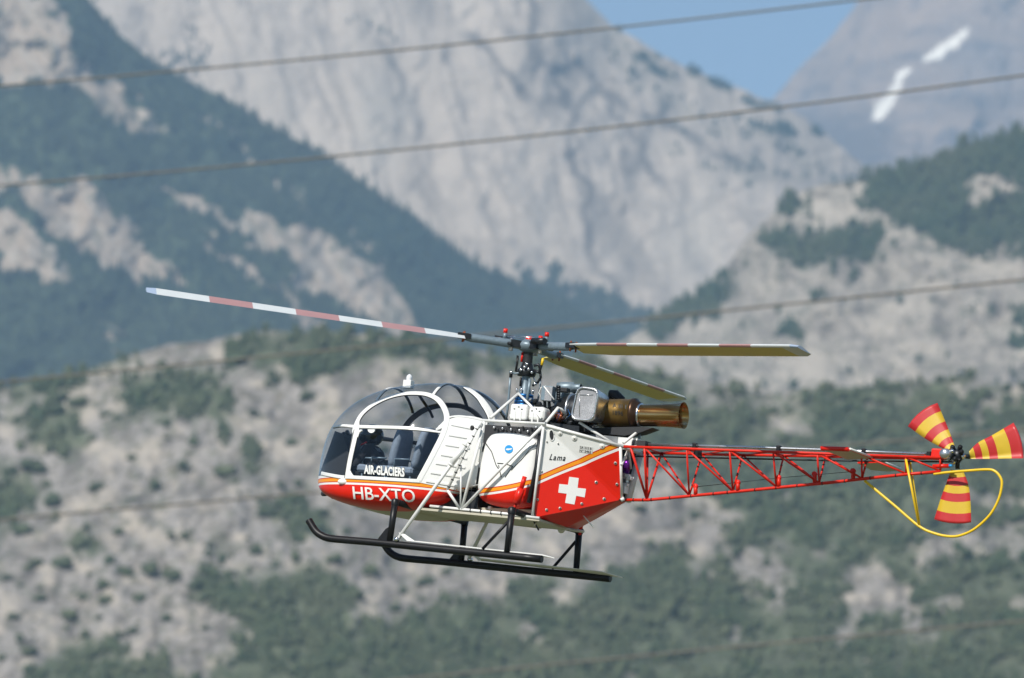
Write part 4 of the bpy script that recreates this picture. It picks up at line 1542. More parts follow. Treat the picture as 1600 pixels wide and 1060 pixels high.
st0, stm, st1 = pan(837, 745.5), pan(903.7, 717.5), pan(968, 689.5)
S_ = np.array([[1, p.x - st0.x, (p.x - st0.x) ** 2] for p in (st0, stm, st1)])
sqa, sqb, sqc = [float(k) for k in np.linalg.solve(S_, np.array([st0.z, stm.z, st1.z]))]
pan_px = [(851, 665.5), (905, 680.5), (968, 697), (970, 740), (970, 777), (966, 782), (905, 795), (838, 808), (836, 800), (837, 790), (835, 790), (836, 772), (838, 745), (843, 710)]
outl = [pan(*q) for q in pan_px]
panel_mat = livery_mat('panel_livery', sqa, sqb, sqc, st0.x,
                       [(0.0, (0.55, 0.03, 0.01)), (0.015, ORANGE_C), (0.068, (0.55, 0.03, 0.01)), (0.082, WHITE_C), (0.118, RED_C)], RED_C, WHITE_C)


def panel_side(m):
    k_ = 5                                              # index of the lower rear corner: the fold runs from corner 0 to it
    n_ = len(outl)
    vv = [m(p) for p in outl] + [m(p + Y * 0.03) for p in outl]
    fa, fb = tuple(range(0, k_ + 1)), (0,) + tuple(range(k_, n_))
    ff = [tuple(reversed(fa)), tuple(reversed(fb)), tuple(i + n_ for i in fa), tuple(i + n_ for i in fb)] + [(i, (i + 1) % n_, n_ + (i + 1) % n_, n_ + i) for i in range(n_)]
    P = mk('side_panel', vv, ff, [panel_mat, lining], heli, False, [0, 0, 1, 1] + [0] * n_)
    for u, v, r in ((875, 677.5, 0.030), (897.5, 685, 0.036), (941, 697.5, 0.036), (854.5, 690.5, 0.012), (872, 693.5, 0.012), (846.5, 737, 0.013), (961.5, 724, 0.022), (931.5, 754, 0.022), (964, 757, 0.020),
                    (944, 780, 0.022), (909, 787.5, 0.020), (875, 794.5, 0.020), (854, 797, 0.020), (840, 781, 0.018)):
        c = pan(u, v, 0.002)
        bn = pn_up if upper(u, v) else pn_low
        w_, g_ = lathe_geo(c, bn, [(0, r), (0.006, r), (0.010, r * 0.8), (0.010, r * 0.35)], 16)
        w_, g_ = [m(p) for p in w_], g_
        bo = mk('bolt', w_, g_, white if r > 0.028 else bolt_metal, P, True)
        w_, g_ = lathe_geo(c, bn, [(0.004, r * 0.42), (0.016, r * 0.40), (0.019, 0.0)], 10)
        mk('bolt_head', [m(p) for p in w_], g_, bolt_metal if r > 0.028 else dark_metal, bo, True)
    # slot
    sl = [pan(862 + 4.0 * math.cos(a) + 1.0 * math.sin(a) * 0.6, 680.5 + 8.5 * math.sin(a), 0.003) for a in np.linspace(0, 2 * math.pi, 25)[:-1]]
    vv, ff = prism_geo([m(p) for p in sl], [m(p - pn * 0.006) for p in sl])
    so = mk('slot', vv, ff, lining, P)
    tube('slot_rim', [m(p) for p in sl + [sl[0]]], 0.008, white, so, 6)
    cr = [(889.5, 745.3), (904.3, 747.3), (902.5, 762.6), (915.6, 764), (913.5, 777.4), (900.3, 775), (897.5, 788.6), (883, 786), (885.5, 771.7), (872.3, 770), (874, 756.5), (887.4, 757.8)]
    vv, ff = prism_geo([m(pan(a, b, 0.004)) for a, b in cr], [m(pan(a, b, -0.002)) for a, b in cr])
    mk('white_cross', vv, ff, letter_white, P)
    return P


near_panel = panel_side(lambda p: p)
panel_side(mir)
lettering('name_lettering', 'Lama', [(859.5, 709.5), (884.5, 711.2), (858, 719)], lambda a, b: pan(a, b, 0.005), letter_black, near_panel, bold=0.012, shear=0.25, space=1.18)
pp = [pan(a, b, 0.004) for a, b in ((905.5, 696), (926.5, 699), (925.5, 709.5), (904.5, 706.5))]
vv, ff = prism_geo(pp, [p - pn * 0.003 for p in pp])
pl = mk('type_plate', vv, ff, plate_grey, near_panel)
lettering('type_lettering', 'SA 315 B', [(906.5, 697.3), (924.5, 699.8), (906.1, 701.0)], lambda a, b: pan(a, b, 0.006), letter_black, pl, bold=0.012)
lettering('type_lettering', 'N° 2462', [(905.9, 702.3), (924.0, 704.8), (905.5, 706.0)], lambda a, b: pan(a, b, 0.006), letter_black, pl, bold=0.012)
for m in (lambda p: p, mir):
    tube('panel_edge_tube', [m(pan(848, 663.5, 0.0)), m(pan(905, 679, 0.0)), m(pan(974, 698, 0.0))], 0.022, white_tube, frame)
    tube('panel_edge_tube', [m(pan(969.5, 698, 0.0)), m(pan(971.5, 779, 0.0))], 0.020, white_tube, frame)
tube('panel_edge_tube', [pan(971.5, 778), pan(974, 783)], 0.028, white_tube, frame)
# red hull below the panels
kp = U(886, 824, 0.0)
bf, br_ = outl[7], outl[5]
vv = [bf, br_, mir(br_), mir(bf), kp, U(846, 812, -0.0)]
mk('belly_fairing', vv, [(0, 1, 4), (4, 1, 2), (4, 2, 3), (0, 4, 5), (5, 4, 3), (0, 5, 3)], red, heli)
tb('antenna_wire', [(909, 803, -0.12), (927, 824, -0.1)], 0.008, letter_white, heli)
# rear frame between the panels and the boom
tube('rear_frame_tube', [mir(pan(973, 698)), mir(pan(972, 781))], 0.05, white_tube, frame)
tb('rear_frame_tube', [(971, 727, -0.26), (982, 703, -0.05)], 0.018, white_tube, frame)
tb('rear_frame_tube', [(982, 703, -0.05), (986, 733, 0.05)], 0.016, white_tube, frame)
tube('rear_frame_tube', [U(973, 699, -0.30), mir(U(973, 699, -0.30))], 0.028, white_tube, frame)
vv, ff = box_geo(U(986, 692, 0.02), X * 0.14, Y * 0.12, Z * 0.05)
mk('shaft_bearing', vv, ff, white, heli)
vv, ff = box_geo(U(1002, 694, 0.0), X * 0.10, Y * 0.10, Z * 0.035)
mk('shaft_coupling', vv, ff, lining, heli)
pb = U(977.5, 738, 0.05)
pur = lathe('purple_cylinder', pb, (0.08, 0, 1), [(-0.02, 0.001), (-0.02, 0.05), (0.12, 0.065), (0.16, 0.05), (0.16, 0.001)], purple_part, heli, 20)
lathe('cylinder_cap', pb + Z * 0.16, (0.08, 0, 1), [(0, 0.055), (0.07, 0.05), (0.08, 0.001)], black, pur, 16)
for k, (u, v) in enumerate(((973, 742), (981, 744), (977, 752), (984, 748), (974, 762), (978, 758))):
    bx('servo', U(u, v, 0.02), 0.07, 0.08, 0.045, white if k % 2 else silver, heli, 0.006)
bx('mount_plate', U(976, 766, 0.01), 0.06, 0.14, 0.10, white, heli, 0.006)

# ---- engine
ex = U(1001, 649.5, 0.0); ey = U(1068, 649.5, 0.0)
ax = (ey - ex).normalized()
L_ = (ey - ex).length
noz = lathe('exhaust_nozzle', ex, ax, [(-0.06, 0.140), (0.0, 0.150), (L_ * 0.4, 0.150), (L_ * 0.75, 0.160), (L_, 0.178), (L_ + 0.004, 0.182), (L_, 0.172), (L_ * 0.75, 0.152), (L_ * 0.3, 0.142), (-0.06, 0.130)], bronze, heli, 48)
lathe('clamp_ring', ex, ax, [(-0.012, 0.150), (-0.012, 0.166), (0.022, 0.166), (0.022, 0.150)], bright_steel, noz, 40)
lathe('flame_tube', ex, ax, [(-0.10, 0.001), (-0.10, 0.13), (0.05, 0.13)], dark_bronze, noz, 30)
dc = U(948, 646.5, 0.0)
dl = (U(994, 649, 0.0) - dc).length
drum = lathe('turbine_drum', dc, ax, [(-0.02, 0.16), (-0.02, 0.186), (0.0, 0.193), (dl * 0.5, 0.196), (dl * 0.86, 0.196), (dl * 0.86, 0.205), (dl * 0.93, 0.205)], drum_mat, heli, 48)
lathe('drum_ring', dc, ax, [(dl * 0.88, 0.19), (dl * 0.9, 0.207), (dl * 1.0, 0.205), (dl * 1.06, 0.17), (dl * 1.16, 0.148)], dark_bronze, drum, 40)


def drum_hit(u, v, off=0.004):
    lo, hi = -0.35, 0.0
    for _ in range(40):
        m_ = 0.5 * (lo + hi); p = U(u, v, m_); d = p - dc; r = (d - ax * d.dot(ax)).length
        if r > 0.197 + off: lo = m_
        else: hi = m_
    return U(u, v, hi)


lettering('engine_lettering', 'A III B', [(957, 630, ), (981, 633), (957, 636.5)], lambda a, b: drum_hit(a, b), letter_black, drum, bold=0.008, space=1.05)
lettering('engine_lettering', '1896', [(957.5, 641.3), (973.5, 643.0), (957.5, 648.5)], lambda a, b: drum_hit(a, b), letter_black, drum, bold=0.012, space=1.05)
cd = U(931, 645, 0.0)
duct = lathe('copper_duct', cd, ax, [(-0.06, 0.19), (0.0, 0.175), (0.05, 0.15), (0.10, 0.16), (0.15, 0.18)], copper, heli, 40)
for k in range(10):
    a = 2 * math.pi * k / 10
    tube('fuel_pipe', [cd + ax * d + (Y * math.cos(a) + Z * math.sin(a)) * r for d, r in ((-0.04, 0.195), (0.04, 0.185), (0.14, 0.19))], 0.007, bright_steel if k % 2 else copper, duct, 6)
eb = U(900, 644, 0.0)
lathe('compressor_case', eb, ax, [(-0.28, 0.001), (-0.28, 0.14), (-0.20, 0.20), (-0.02, 0.235), (0.10, 0.235), (0.20, 0.20), (0.24, 0.17)], dark_metal, heli, 36)
lathe('compressor_ring', eb, ax, [(-0.06, 0.22), (-0.06, 0.255), (-0.035, 0.255), (-0.035, 0.22)], silver, heli, 36)
# intake box: rounded rectangle frame with a mesh screen, facing port
def intake(mm):
    cpx = [(902, 602.5), (937, 607.5), (928, 659.5), (890, 656.5)]
    yo = -0.52
    q = [U(u, v, yo) for u, v in cpx]
    tl, tr, brr, bl = q

    def rr(k_in, dy, rad=0.20, n=6):
        c = (tl + tr + brr + bl) / 4
        out = []
        cs = [tl, tr, brr, bl]
        for i in range(4):
            p, a, b = cs[i], cs[i - 1], cs[(i + 1) % 4]
            pa = p + (a - p).normalized() * 0.11; pb_ = p + (b - p).normalized() * 0.11
            for k in range(n + 1):
                t = k / n
                out.append(pa * (1 - t) ** 2 + p * 2 * t * (1 - t) + pb_ * t * t)
        return [mm(c + (o_ - c) * k_in + Y * dy) for o_ in out]
    lp = [rr(0.90, 0.02), rr(0.86, -0.005), rr(0.93, -0.012), rr(1.0, 0.0), rr(1.02, 0.03), rr(1.0, 0.06), rr(0.94, 0.20), rr(0.86, 0.42)]
    n = len(lp[0]); vv = [p for l in lp for p in l]; ff = []
    for i in range(len(lp) - 1):
        for j in range(n):
            ff.append((i * n + j, i * n + (j + 1) % n, (i + 1) * n + (j + 1) % n, (i + 1) * n + j))
    fr = mk('intake_duct', vv, ff, silver, heli, True)
    s = rr(0.885, 0.012)
    s2 = rr(0.86, 0.03)
    vv, ff = prism_geo(s, s2)
    mk('intake_screen', vv, ff, mesh_grey, fr)
    cc = (tl + tr + brr + bl) / 4
    for k in range(10):
        a = lp[2][int(k * n / 10)]
        w_, g_ = ball_geo(a, 0.008, 0.008, 0.008, 8, 6)
        mk('screw', w_, g_, bright_steel, fr, True)
    # inner step of the intake seen through the mesh
    tube('screen_bar', [mm(cc + Vector((-0.10, 0.008, 0.16))), mm(cc + Vector((-0.07, 0.008, -0.17)))], 0.005, silver, fr, 6)
    tube('screen_bar', [mm(cc + Vector((-0.09, 0.008, 0.12))), mm(cc + Vector((0.10, 0.008, 0.13)))], 0.005, silver, fr, 6)


intake(lambda p: p)
intake(mir)
# cradle below the engine
cr_ = [U(a, b, -0.12) for a, b in ((905, 668), (950, 668), (1000, 667), (1020, 668.5), (1000, 676), (975, 681), (945, 678), (905, 674))]
vv, ff = prism_geo(cr_, [mir(p) for p in cr_])
mk('engine_cradle', vv, ff, lining, heli)
tb('dark_duct', [(953, 616, 0.18), (962, 617, 0.18), (970, 625, 0.16), (972, 634, 0.14)], [0.06, 0.065, 0.065, 0.05], black, heli, 14)
cr_ = [U(a, b, -0.28) for a, b in ((856, 660), (905, 666), (905, 676), (880, 672))]
vv, ff = prism_geo(cr_, [mir(p) for p in cr_])
mk('accessory_tray', vv, ff, dark_metal, heli)
# accessories in front of the engine
g = bx('oil_cooler', U(857, 615.5, -0.25), 0.165, 0.12, 0.20, grey_metal, heli, 0.008)
vv, ff = box_geo(U(857, 615.5, -0.315), X * 0.052, Y * 0.004, Z * 0.092)
mk('cooler_face', vv, ff, mesh_grey, g)
tube('cooler_brace', [U(850, 604, -0.325), U(866, 625, -0.325)], 0.010, white_tube, g, 6)
tube('cooler_hose', [U(*p) for p in ((853, 603, -0.28), (845, 606, -0.28), (842, 614, -0.28), (846, 622, -0.28))], 0.007, letter_white, g, 6)
for k in range(6):
    w_, g_ = lathe_geo(U(870, 604.5 + 3.8 * k, -0.2), X, [(0, 0.001), (0, 0.018), (0.05, 0.018), (0.05, 0.001)], 10)
    mk('cooler_fin', w_, g_, dark_metal, g, True)
for u in (851, 858):
    tb('rubber_hose', [(u, 625, -0.2), (u + 0.5, 640, -0.18), (u + 4, 656, -0.15)], 0.022, black_rubber, heli, 8)
lathe('starter_motor', U(872, 606, 0.1), ax, [(0, 0.001), (0, 0.07), (0.06, 0.078), (0.22, 0.075), (0.24, 0.05), (0.34, 0.05)], grey_metal, heli, 24)
lathe('grey_duct', U(866, 621, 0.15), ax, [(0, 0.001), (0, 0.09), (0.10, 0.10), (0.30, 0.095)], grey_metal, heli, 24)
bx('pump_block', U(880, 610, -0.05), 0.16, 0.12, 0.06, lining, heli, 0.01)
for k, (u, v, m, r) in enumerate(((868, 648, orange_brown, 0.05), (875, 653, orange_brown, 0.055), (880, 646, dark_metal, 0.045), (873, 643, blue_part, 0.03), (884, 655, silver, 0.03), (864, 656, dark_metal, 0.04),
                                  (891, 662, dark_metal, 0.05), (865, 640, dark_metal, 0.04), (887, 640, copper, 0.03), (836, 628, dark_metal, 0.035), (842, 633, dark_metal, 0.04), (828, 626, silver, 0.022), (848, 640, dark_metal, 0.06), (846, 650, lining, 0.08))):
    lathe('fuel_control', U(u, v, -0.18), (0.5, -0.6, 0.3), [(-0.05, 0.001), (-0.05, r), (0.02, r * 1.05), (0.05, r * 0.7), (0.07, 0.001)], m, heli, 14)
for k in range(7):
    u0_ = 862 + 4.2 * k
    tb('wire_loom', [(u0_, 640 + 3 * (k % 3), -0.26), (u0_ + 4, 648, -0.3), (u0_ + 1 - k, 658, -0.24)], 0.006, (bright_steel, black, blue_part, orange_brown)[k % 4], heli, 6)
vv, ff = prism_geo([U(a, b, -0.10) for a, b in ((846, 640), (872, 632), (893, 640), (896, 668), (848, 662))], [U(a, b, 0.25) for a, b in ((846, 640), (872, 632), (893, 640), (896, 668), (848, 662))])
mk('accessory_case', vv, ff, lining, heli)
# white boxes on the deck
for (u, v, w_, h_, bv_) in ((815.5, 646, 0.255, 0.22, 0.03), (843, 649, 0.25, 0.21, 0.06)):
    c = U(u, v, -0.32)
    o = bx('equipment_box', c, w_, 0.24, h_, white, heli, bv_)
    for dx in (-0.045, 0.04):
        bx('box_strap', c + Vector((dx, -0.123, -0.05)), 0.022, 0.01, 0.13, white_tube, o, 0.003)
    for dx, dz in ((-0.06, 0.04), (0.05, 0.04), (0.0, 0.07)):
        bx('box_mark', c + Vector((dx, -0.122, dz)), 0.022, 0.008, 0.012, letter_black, o)
tb('box_outlet', [(797, 650, -0.36), (802, 650, -0.36)], 0.025, white, heli)

# ---- mast and rotor head
hub = U(826, 541, 0.0)
mb_ = U(818, 640, 0.0)
mx_ = (hub - mb_).normalized()
ml = (hub - mb_).length


def mp(v):
    """point on the mast at picture height v"""
    return mb_ + mx_ * ml * (640 - v) / (640 - 541)


mast = lathe('mast', mp(640), mx_, [(0, 0.12), (0.02, 0.125), (0.10, 0.125), (0.14, 0.10), (0.20, 0.095), (0.30, 0.07), (0.36, 0.06), (0.40, 0.055), (ml, 0.05)], grey_metal, heli, 28)
for k in range(4):
    lathe('gear_case_ring', mp(634 - 5.0 * k), mx_, [(-0.017, 0.10), (-0.017, 0.140 - 0.006 * k), (0.017, 0.140 - 0.006 * k), (0.017, 0.10)], blue_part, mast, 28)
for k in range(8):
    a = 2 * math.pi * k / 8
    p = mp(614) + X * 0.12 * math.cos(a) + Y * 0.12 * math.sin(a)
    tube('mast_bolt', [p, p + mx_ * 0.05], 0.012, bright_steel, mast, 8)
lathe('swash_plate', mp(583), mx_, [(-0.05, 0.06), (-0.045, 0.12), (0.0, 0.135), (0.04, 0.13), (0.06, 0.09), (0.12, 0.075), (0.14, 0.05)], dark_metal, heli, 28)
lathe('mast_sleeve', mp(568), mx_, [(0, 0.065), (0.02, 0.068), (0.14, 0.07), (0.18, 0.085), (0.20, 0.06)], lining, heli, 24)
tube('warning_stripe', [mp(567) + Vector((-0.065, -0.05, 0)), mp(552) + Vector((-0.06, -0.05, 0))], 0.016, red, mast, 8)
for px, r, m in (([(809, 556, -0.1), (808, 568, -0.1), (806, 581, -0.1)], 0.017, black), ([(847, 560, -0.12), (846, 572, -0.12), (842, 584, -0.12)], 0.017, dark_metal), ([(848.5, 560, -0.13), (846.5, 571, -0.13)], 0.019, yellow),
                 ([(798, 583, -0.1), (796, 608, -0.1), (793, 640, -0.1), (791, 655, -0.1)], 0.017, grey_metal), ([(798.5, 582, -0.1), (798.2, 590, -0.1)], 0.024, black), ([(845, 588, 0.1), (843, 610, 0.1), (838, 640, 0.1)], 0.013, grey_metal),
                 ([(828, 592, -0.16), (826, 610, -0.16), (822, 632, -0.16)], 0.020, grey_metal), ([(843, 573, 0), (845, 590, 0), (841, 597, 0), (832, 603, 0)], 0.018, dark_metal),
                 ([(798, 583, -0.1), (806, 584, -0.1), (814, 582, -0.1)], 0.014, grey_metal), ([(806, 580, -0.1), (815, 578, -0.05)], 0.018, dark_metal), ([(834, 579, -0.1), (845, 583, -0.1)], 0.020, dark_metal),
                 ([(834, 572, -0.1), (841, 570, -0.08), (845, 576, -0.08)], 0.02, dark_metal), ([(814, 590, -0.1), (813, 604, -0.08)], 0.016, black), ([(824, 590, 0), (825, 604, 0)], 0.018, black), ([(832, 585, 0), (838, 602, 0)], 0.012, silver)):
    tb('control_rod', px, r, m, heli, 8)
for u, v in ((820, 574), (831, 582), (798.5, 582), (814, 578), (826, 577), (836, 600), (823, 569)):
    w_, g_ = ball_geo(U(u, v, -0.15), 0.022, 0.022, 0.022, 10, 7)
    mk('rod_end', w_, g_, bright_steel, heli, True)


def tip_point(u, v, length, near):
    d = lray(u, v)
    ys = np.linspace(-6, 6, 2400)
    g = [((U(u, v, y) - hub).length - length) for y in ys]
    k = int(np.argmin(np.abs(g)))
    z = [ys[i] for i in range(len(g) - 1) if g[i] * g[i + 1] < 0]
    if z: return U(u, v, min(z) if near else max(z))
    return U(u, v, ys[k])


R_ = 5.25
tips = [tip_point(228, 454, R_, True), tip_point(1252, 546, R_, True)]
d0_, d1_ = (tips[0] - hub).normalized(), (tips[1] - hub).normalized()
axis_r = d0_.cross(d1_).normalized()
if axis_r.z < 0: axis_r = -axis_r
if globals().get('DEV'): print('ANGLE', math.degrees(d0_.angle(d1_)), axis_r, math.degrees(math.atan2(d0_.y, d0_.x)), math.degrees(math.atan2(d1_.y, d1_.x)))
d2_ = (Matrix.Rotation(math.radians(-6), 3, axis_r) @ -(d0_ + d1_)).normalized()      # lags a little in its hinge
hubp = lathe('rotor_hub', hub, axis_r, [(-0.09, 0.001), (-0.09, 0.07), (-0.05, 0.15), (0.0, 0.17), (0.05, 0.15), (0.06, 0.09), (0.085, 0.07), (0.085, 0.001)], grey_metal, heli, 28)
lathe('hub_cap', hub + axis_r * 0.085, axis_r, [(0, 0.055), (0.04, 0.05), (0.05, 0.001)], red, hubp, 18)


def rotor_blade(dirv, pitch, twist=0.0):
    d = dirv.normalized()
    ch = axis_r.cross(d).normalized() * -1.0          # leading edge of a clockwise rotor
    nrm = axis_r
    B = mk('blade_grip', *tube_geo([hub + d * 0.10, hub + d * 0.22, hub + d * 0.5, hub + d * 0.80, hub + d * 0.88], [0.052, 0.062, 0.055, 0.06, 0.045], 14), grey_metal, hubp, False)
    for p in B.data.polygons: p.use_smooth = len(p.vertices) == 4
    c, s = math.cos(pitch), math.sin(pitch)
    prof = [(0.0, 0.0), (0.03, 0.045), (0.10, 0.085), (0.25, 0.105), (0.5, 0.075), (0.8, 0.03), (1.0, 0.004), (0.8, -0.012), (0.5, -0.03), (0.25, -0.045), (0.10, -0.045), (0.03, -0.03)]
    CH = 0.37
    cuts = [0.90, 1.45, 2.04, 2.63, 3.22, 3.81, 4.40, 4.97, 5.12, 5.25]
    n = len(prof); vv = []; ff = []; mi = []
    for q, rr in enumerate(cuts):
        tw = pitch + twist * (rr - 0.9) / 4.6
        c, s = math.cos(tw), math.sin(tw)
        k = 0.80 if q == 0 else (0.72 if q == len(cuts) - 1 else 1.0)
        droop = 0.010 * (rr / 5.5) ** 2
        for a, b in prof:
            x = (0.27 - a) * CH * k; z = b * CH * k
            vv.append(hub + d * rr + ch * (x * c - z * s) + nrm * (x * s + z * c + droop))
    for q in range(len(cuts) - 1):
        top = (blade_white, blade_red)[q % 2]
        for k in range(n):
            ff.append((q * n + k, (q + 1) * n + k, (q + 1) * n + (k + 1) % n, q * n + (k + 1) % n))
            up = k <= 5 or k >= 10
            mi.append((3 if q == len(cuts) - 2 else (0 if q == 7 else q % 2)) if up else (0 if q >= 7 else 2))
    ff.append(tuple(range(n))); ff.append(tuple(reversed(range((len(cuts) - 1) * n, len(cuts) * n)))); mi += [2, 3]
    bl = mk('rotor_blade', vv, ff, [blade_white, blade_red, blade_yellow, blade_cap], heli, False, mi)
    # root fittings and drag damper
    v1, f1 = box_geo(hub + d * 0.90 + nrm * 0.01, d * 0.09, ch * 0.07, nrm * 0.035)
    mk('root_fork', v1, f1, dark_metal, bl)
    for e in (-0.05, 0.05):
        p = hub + d * 0.90 + ch * e
        tube('root_bolt', [p - nrm * 0.07, p + nrm * 0.07], 0.014, orange_brown, bl, 8)
    p = hub + d * 0.34
    tube('drag_damper', [p + ch * 0.13 - d * 0.12 + nrm * 0.05, p + ch * 0.13 + d * 0.12 + nrm * 0.05], 0.045, dark_metal, B, 12)
    tube('damper_cup', [p + nrm * 0.05, p + nrm * 0.13], 0.028, grey_metal, B, 12)
    tube('damper_cup', [p + nrm * 0.13, p + nrm * 0.19], 0.030, red, B, 12)
    tube('spacing_cable', [hub + d * 0.34 + nrm * 0.10, hub + (d * math.cos(math.radians(120)) - ch * math.sin(math.radians(120))) * 0.34 + nrm * 0.10], 0.006, bright_steel, B, 6)
    v1, f1 = box_geo(hub + d * 0.16, d * 0.10, ch * 0.10, nrm * 0.05)
    mk('hinge_block', v1, f1, dark_metal, B)
    tube('hinge_pin', [hub + d * 0.24 - nrm * 0.10, hub + d * 0.24 + nrm * 0.09], 0.03, silver, B, 12)
    tube('pitch_horn', [hub + d * 0.30, hub + d * 0.26 - ch * 0.15 - nrm * 0.02], 0.024, dark_metal, B, 8)


rotor_blade(d0_, math.radians(12.5), math.radians(3))
rotor_blade(d1_, math.radians(16), math.radians(-3))
rotor_blade(d2_, math.radians(13), math.radians(0))

# ---- skids
YS = 1.14


def skid(m, near):
    P = lambda u, v, y=-YS: m(U(u, v, y))
    path = [tuple(P(*q)) for q in ((482.5, 813), (487, 821), (494, 831), (503, 837.5), (515, 841.5), (540, 844), (587, 848), (700, 859.5), (847, 874))]
    sm = smooth_path(path, 4)
    S = tube('skid', sm, 0.050, black, heli, 14)
    # walk plate on top
    pl_ = [P(640, 846.3), P(700, 853.2), P(846, 868.6), P(866, 873.2), P(848, 868.0, -YS + 0.16), P(700, 852.2, -YS + 0.16), P(655, 847.2, -YS + 0.16)]
    up = Z * 0.004
    vv, ff = prism_geo([p + up for p in pl_], [p + up + Z * 0.010 for p in pl_])
    mk('walk_plate', vv, ff, letter_white, S)
    g_ = [P(588, 846.5, -YS), P(603, 827, -YS), P(611, 822, -YS), P(609, 848, -YS)]
    vv, ff = prism_geo([p + Y * 0.015 for p in g_], [p - Y * 0.015 for p in g_])
    mk('gusset', vv, ff, black, S)
    stp = [P(623, 833, -YS), P(633, 836, -YS + 0.02), P(648, 846.5, -YS + 0.05), P(636, 845.5, -YS)]
    vv, ff = prism_geo(stp, [p + Z * 0.008 for p in stp])
    mk('foot_step', vv, ff, letter_white, S)
    L = tube('landing_leg', [P(617.5, 784, -YS + 0.03), P(609, 845)], [0.046, 0.042], black, heli, 12)
    L2 = tube('landing_leg', [P(800, 797, -YS + 0.03), P(792, 864)], [0.048, 0.042], black, heli, 12)
    tube('leg_brace', [P(799, 810, -YS + 0.03), P(754, 858)], 0.022, black, L2, 8)
    lathe('leg_cap', P(617.5, 784, -YS + 0.03), Z, [(-0.05, 0.05), (0.02, 0.055), (0.04, 0.03), (0.045, 0.001)], black, L, 14)
    lathe('leg_cap', P(800, 797, -YS + 0.03), Z, [(-0.05, 0.055), (0.02, 0.06), (0.04, 0.03), (0.045, 0.001)], black, L2, 14)
    lathe('bolt', P(620, 843, -YS - 0.03), Y, [(-0.03, 0.001), (-0.03, 0.03), (0.03, 0.03)], bright_steel, S, 10)


skid(lambda p: p, True)
skid(mir, False)
for (u, v), mid in (((617.5, 784), 0.42), ((800, 798), 0.5)):
    a = U(u, v, -YS + 0.03); b = mir(a)
    a1 = Vector((a.x, -mid, a.z - 0.01)); b1 = mir(a1)
    tube('cross_tube', [a, a1], 0.044, black, heli, 12)
    tube('cross_tube', [a1, b1], 0.052, cream, heli, 12)
    tube('cross_tube', [b1, b], 0.044, black, heli, 12)
w_, g_ = ball_geo(U(877, 828, 0.55), 0.05, 0.05, 0.05, 14, 9)
mk('ball_joint', w_, g_, white, heli, True)
dmp = tb('rear_damper', [(906, 836, 1.08), (906, 826, 1.05)], 0.022, red, heli)
tb('damper_cup', [(905, 826, 1.05), (905, 820, 1.03)], [0.05, 0.06], red, dmp)
tb('tie_down', [(832, 811, -0.55), (838, 822, -0.52), (842, 829, -0.5)], 0.012, dark_metal, heli, 6)
tb('tie_down', [(842, 812, -0.5), (834, 823, -0.55)], 0.012, bolt_metal, heli, 6)

# ---- lattice tail boom
boom = tb('tail_boom', [(969, 698, -0.30), (1100, 702.5, -0.255), (1300, 709.5, -0.135), (1474, 716, -0.05)], 0.019, red_tube, heli, 12)
far_l = [mir(U(*p)) for p in ((971, 698, -0.30), (1100, 702.5, -0.255), (1300, 709.5, -0.135), (1474, 716, -0.05))]
tube('longeron', far_l, 0.019, red_tube, boom, 12)
tb('longeron', [(972, 781.5, 0), (1013, 781.5, 0), (1145, 769, 0), (1300, 754, 0), (1348, 748.5, 0), (1416, 741.5, 0), (1470, 737, 0)], 0.021, red_tube, boom, 12)


def wid(u):
    return float(np.interp(u, [970, 1100, 1300, 1474], [0.30, 0.255, 0.135, 0.05]))


def topv(u):
    return float(np.interp(u, [969, 1100, 1300, 1474], [698, 702.5, 709.5, 716]))


tn = [(985,), (1007,), (1073,), (1140,), (1208,), (1277,), (1346,), (1415,), (1469,)]
bn = [(1010.6, 780.5), (1010.6, 780.5), (1077, 774.5), (1145, 768), (1213, 761), (1280, 755), (1347, 748), (1416, 740.5), (1469, 736)]
tops = [U(t[0], topv(t[0]), -wid(t[0])) for t in tn]
bots = [U(b[0], b[1], 0) for b in bn]
for k in range(len(tops)):
    for m in (lambda p: p, mir):
        tube('brace', [m(tops[k]), bots[k]], 0.0135 if k > 1 else 0.017, red_tube, boom, 8)
        if 1 <= k < len(tops) - 1:
            tube('brace', [m(tops[k]), bots[k + 1]], 0.013, red_tube, boom, 8)
for k in range(1, len(tops)):
    tube('cross_brace', [tops[k], mir(tops[k])], 0.012, red_tube, boom, 6)
    if k < len(tops) - 1:
        tube('cross_brace', [mir(tops[k]), tops[k + 1]], 0.010, red_tube, boom, 6)
for u in (990, 1005, 1018, 1047, 1080, 1115, 1137, 1180, 1213, 1246, 1285, 1320, 1360, 1400, 1440):
    v_ = float(np.interp(u, [972, 1013, 1145, 1300, 1348, 1416, 1470], [781.5, 781.5, 769, 754, 748.5, 741.5, 737]))
    tube('tape_band', [U(u - 0.8, v_, 0), U(u + 0.8, v_, 0)], 0.0235, black, boom, 8)
for k in range(2, 7):
    for t in (0.3, 0.52, 0.75):
        a = mir(tops[k]).lerp(bots[k], t); b = mir(tops[k]).lerp(bots[k], t + 0.025)
        tube('tape_band', [a, b], 0.016, black, boom, 6)
for u, v_, h_ in ((1087, 773, 13), (1153, 767, 13), (1217, 760.5, 14), (1273, 755, 14), (1333, 749, 13)):
    p = U(u, v_, 0); q = U(u, v_ - h_, 0)
    br2 = tube('cable_bracket', [p, q], 0.030, red_tube, boom, 8)
    w_, g_ = lathe_geo(q, Y, [(-0.02, 0.001), (-0.02, 0.035), (0.02, 0.035), (0.02, 0.001)], 12)
    mk('pulley', w_, g_, red, br2, True)
tb('control_cable', [(1087, 761, 0), (1153, 754, 0), (1217, 747, 0), (1333, 737, 0)], 0.004, dark_metal, boom, 6)
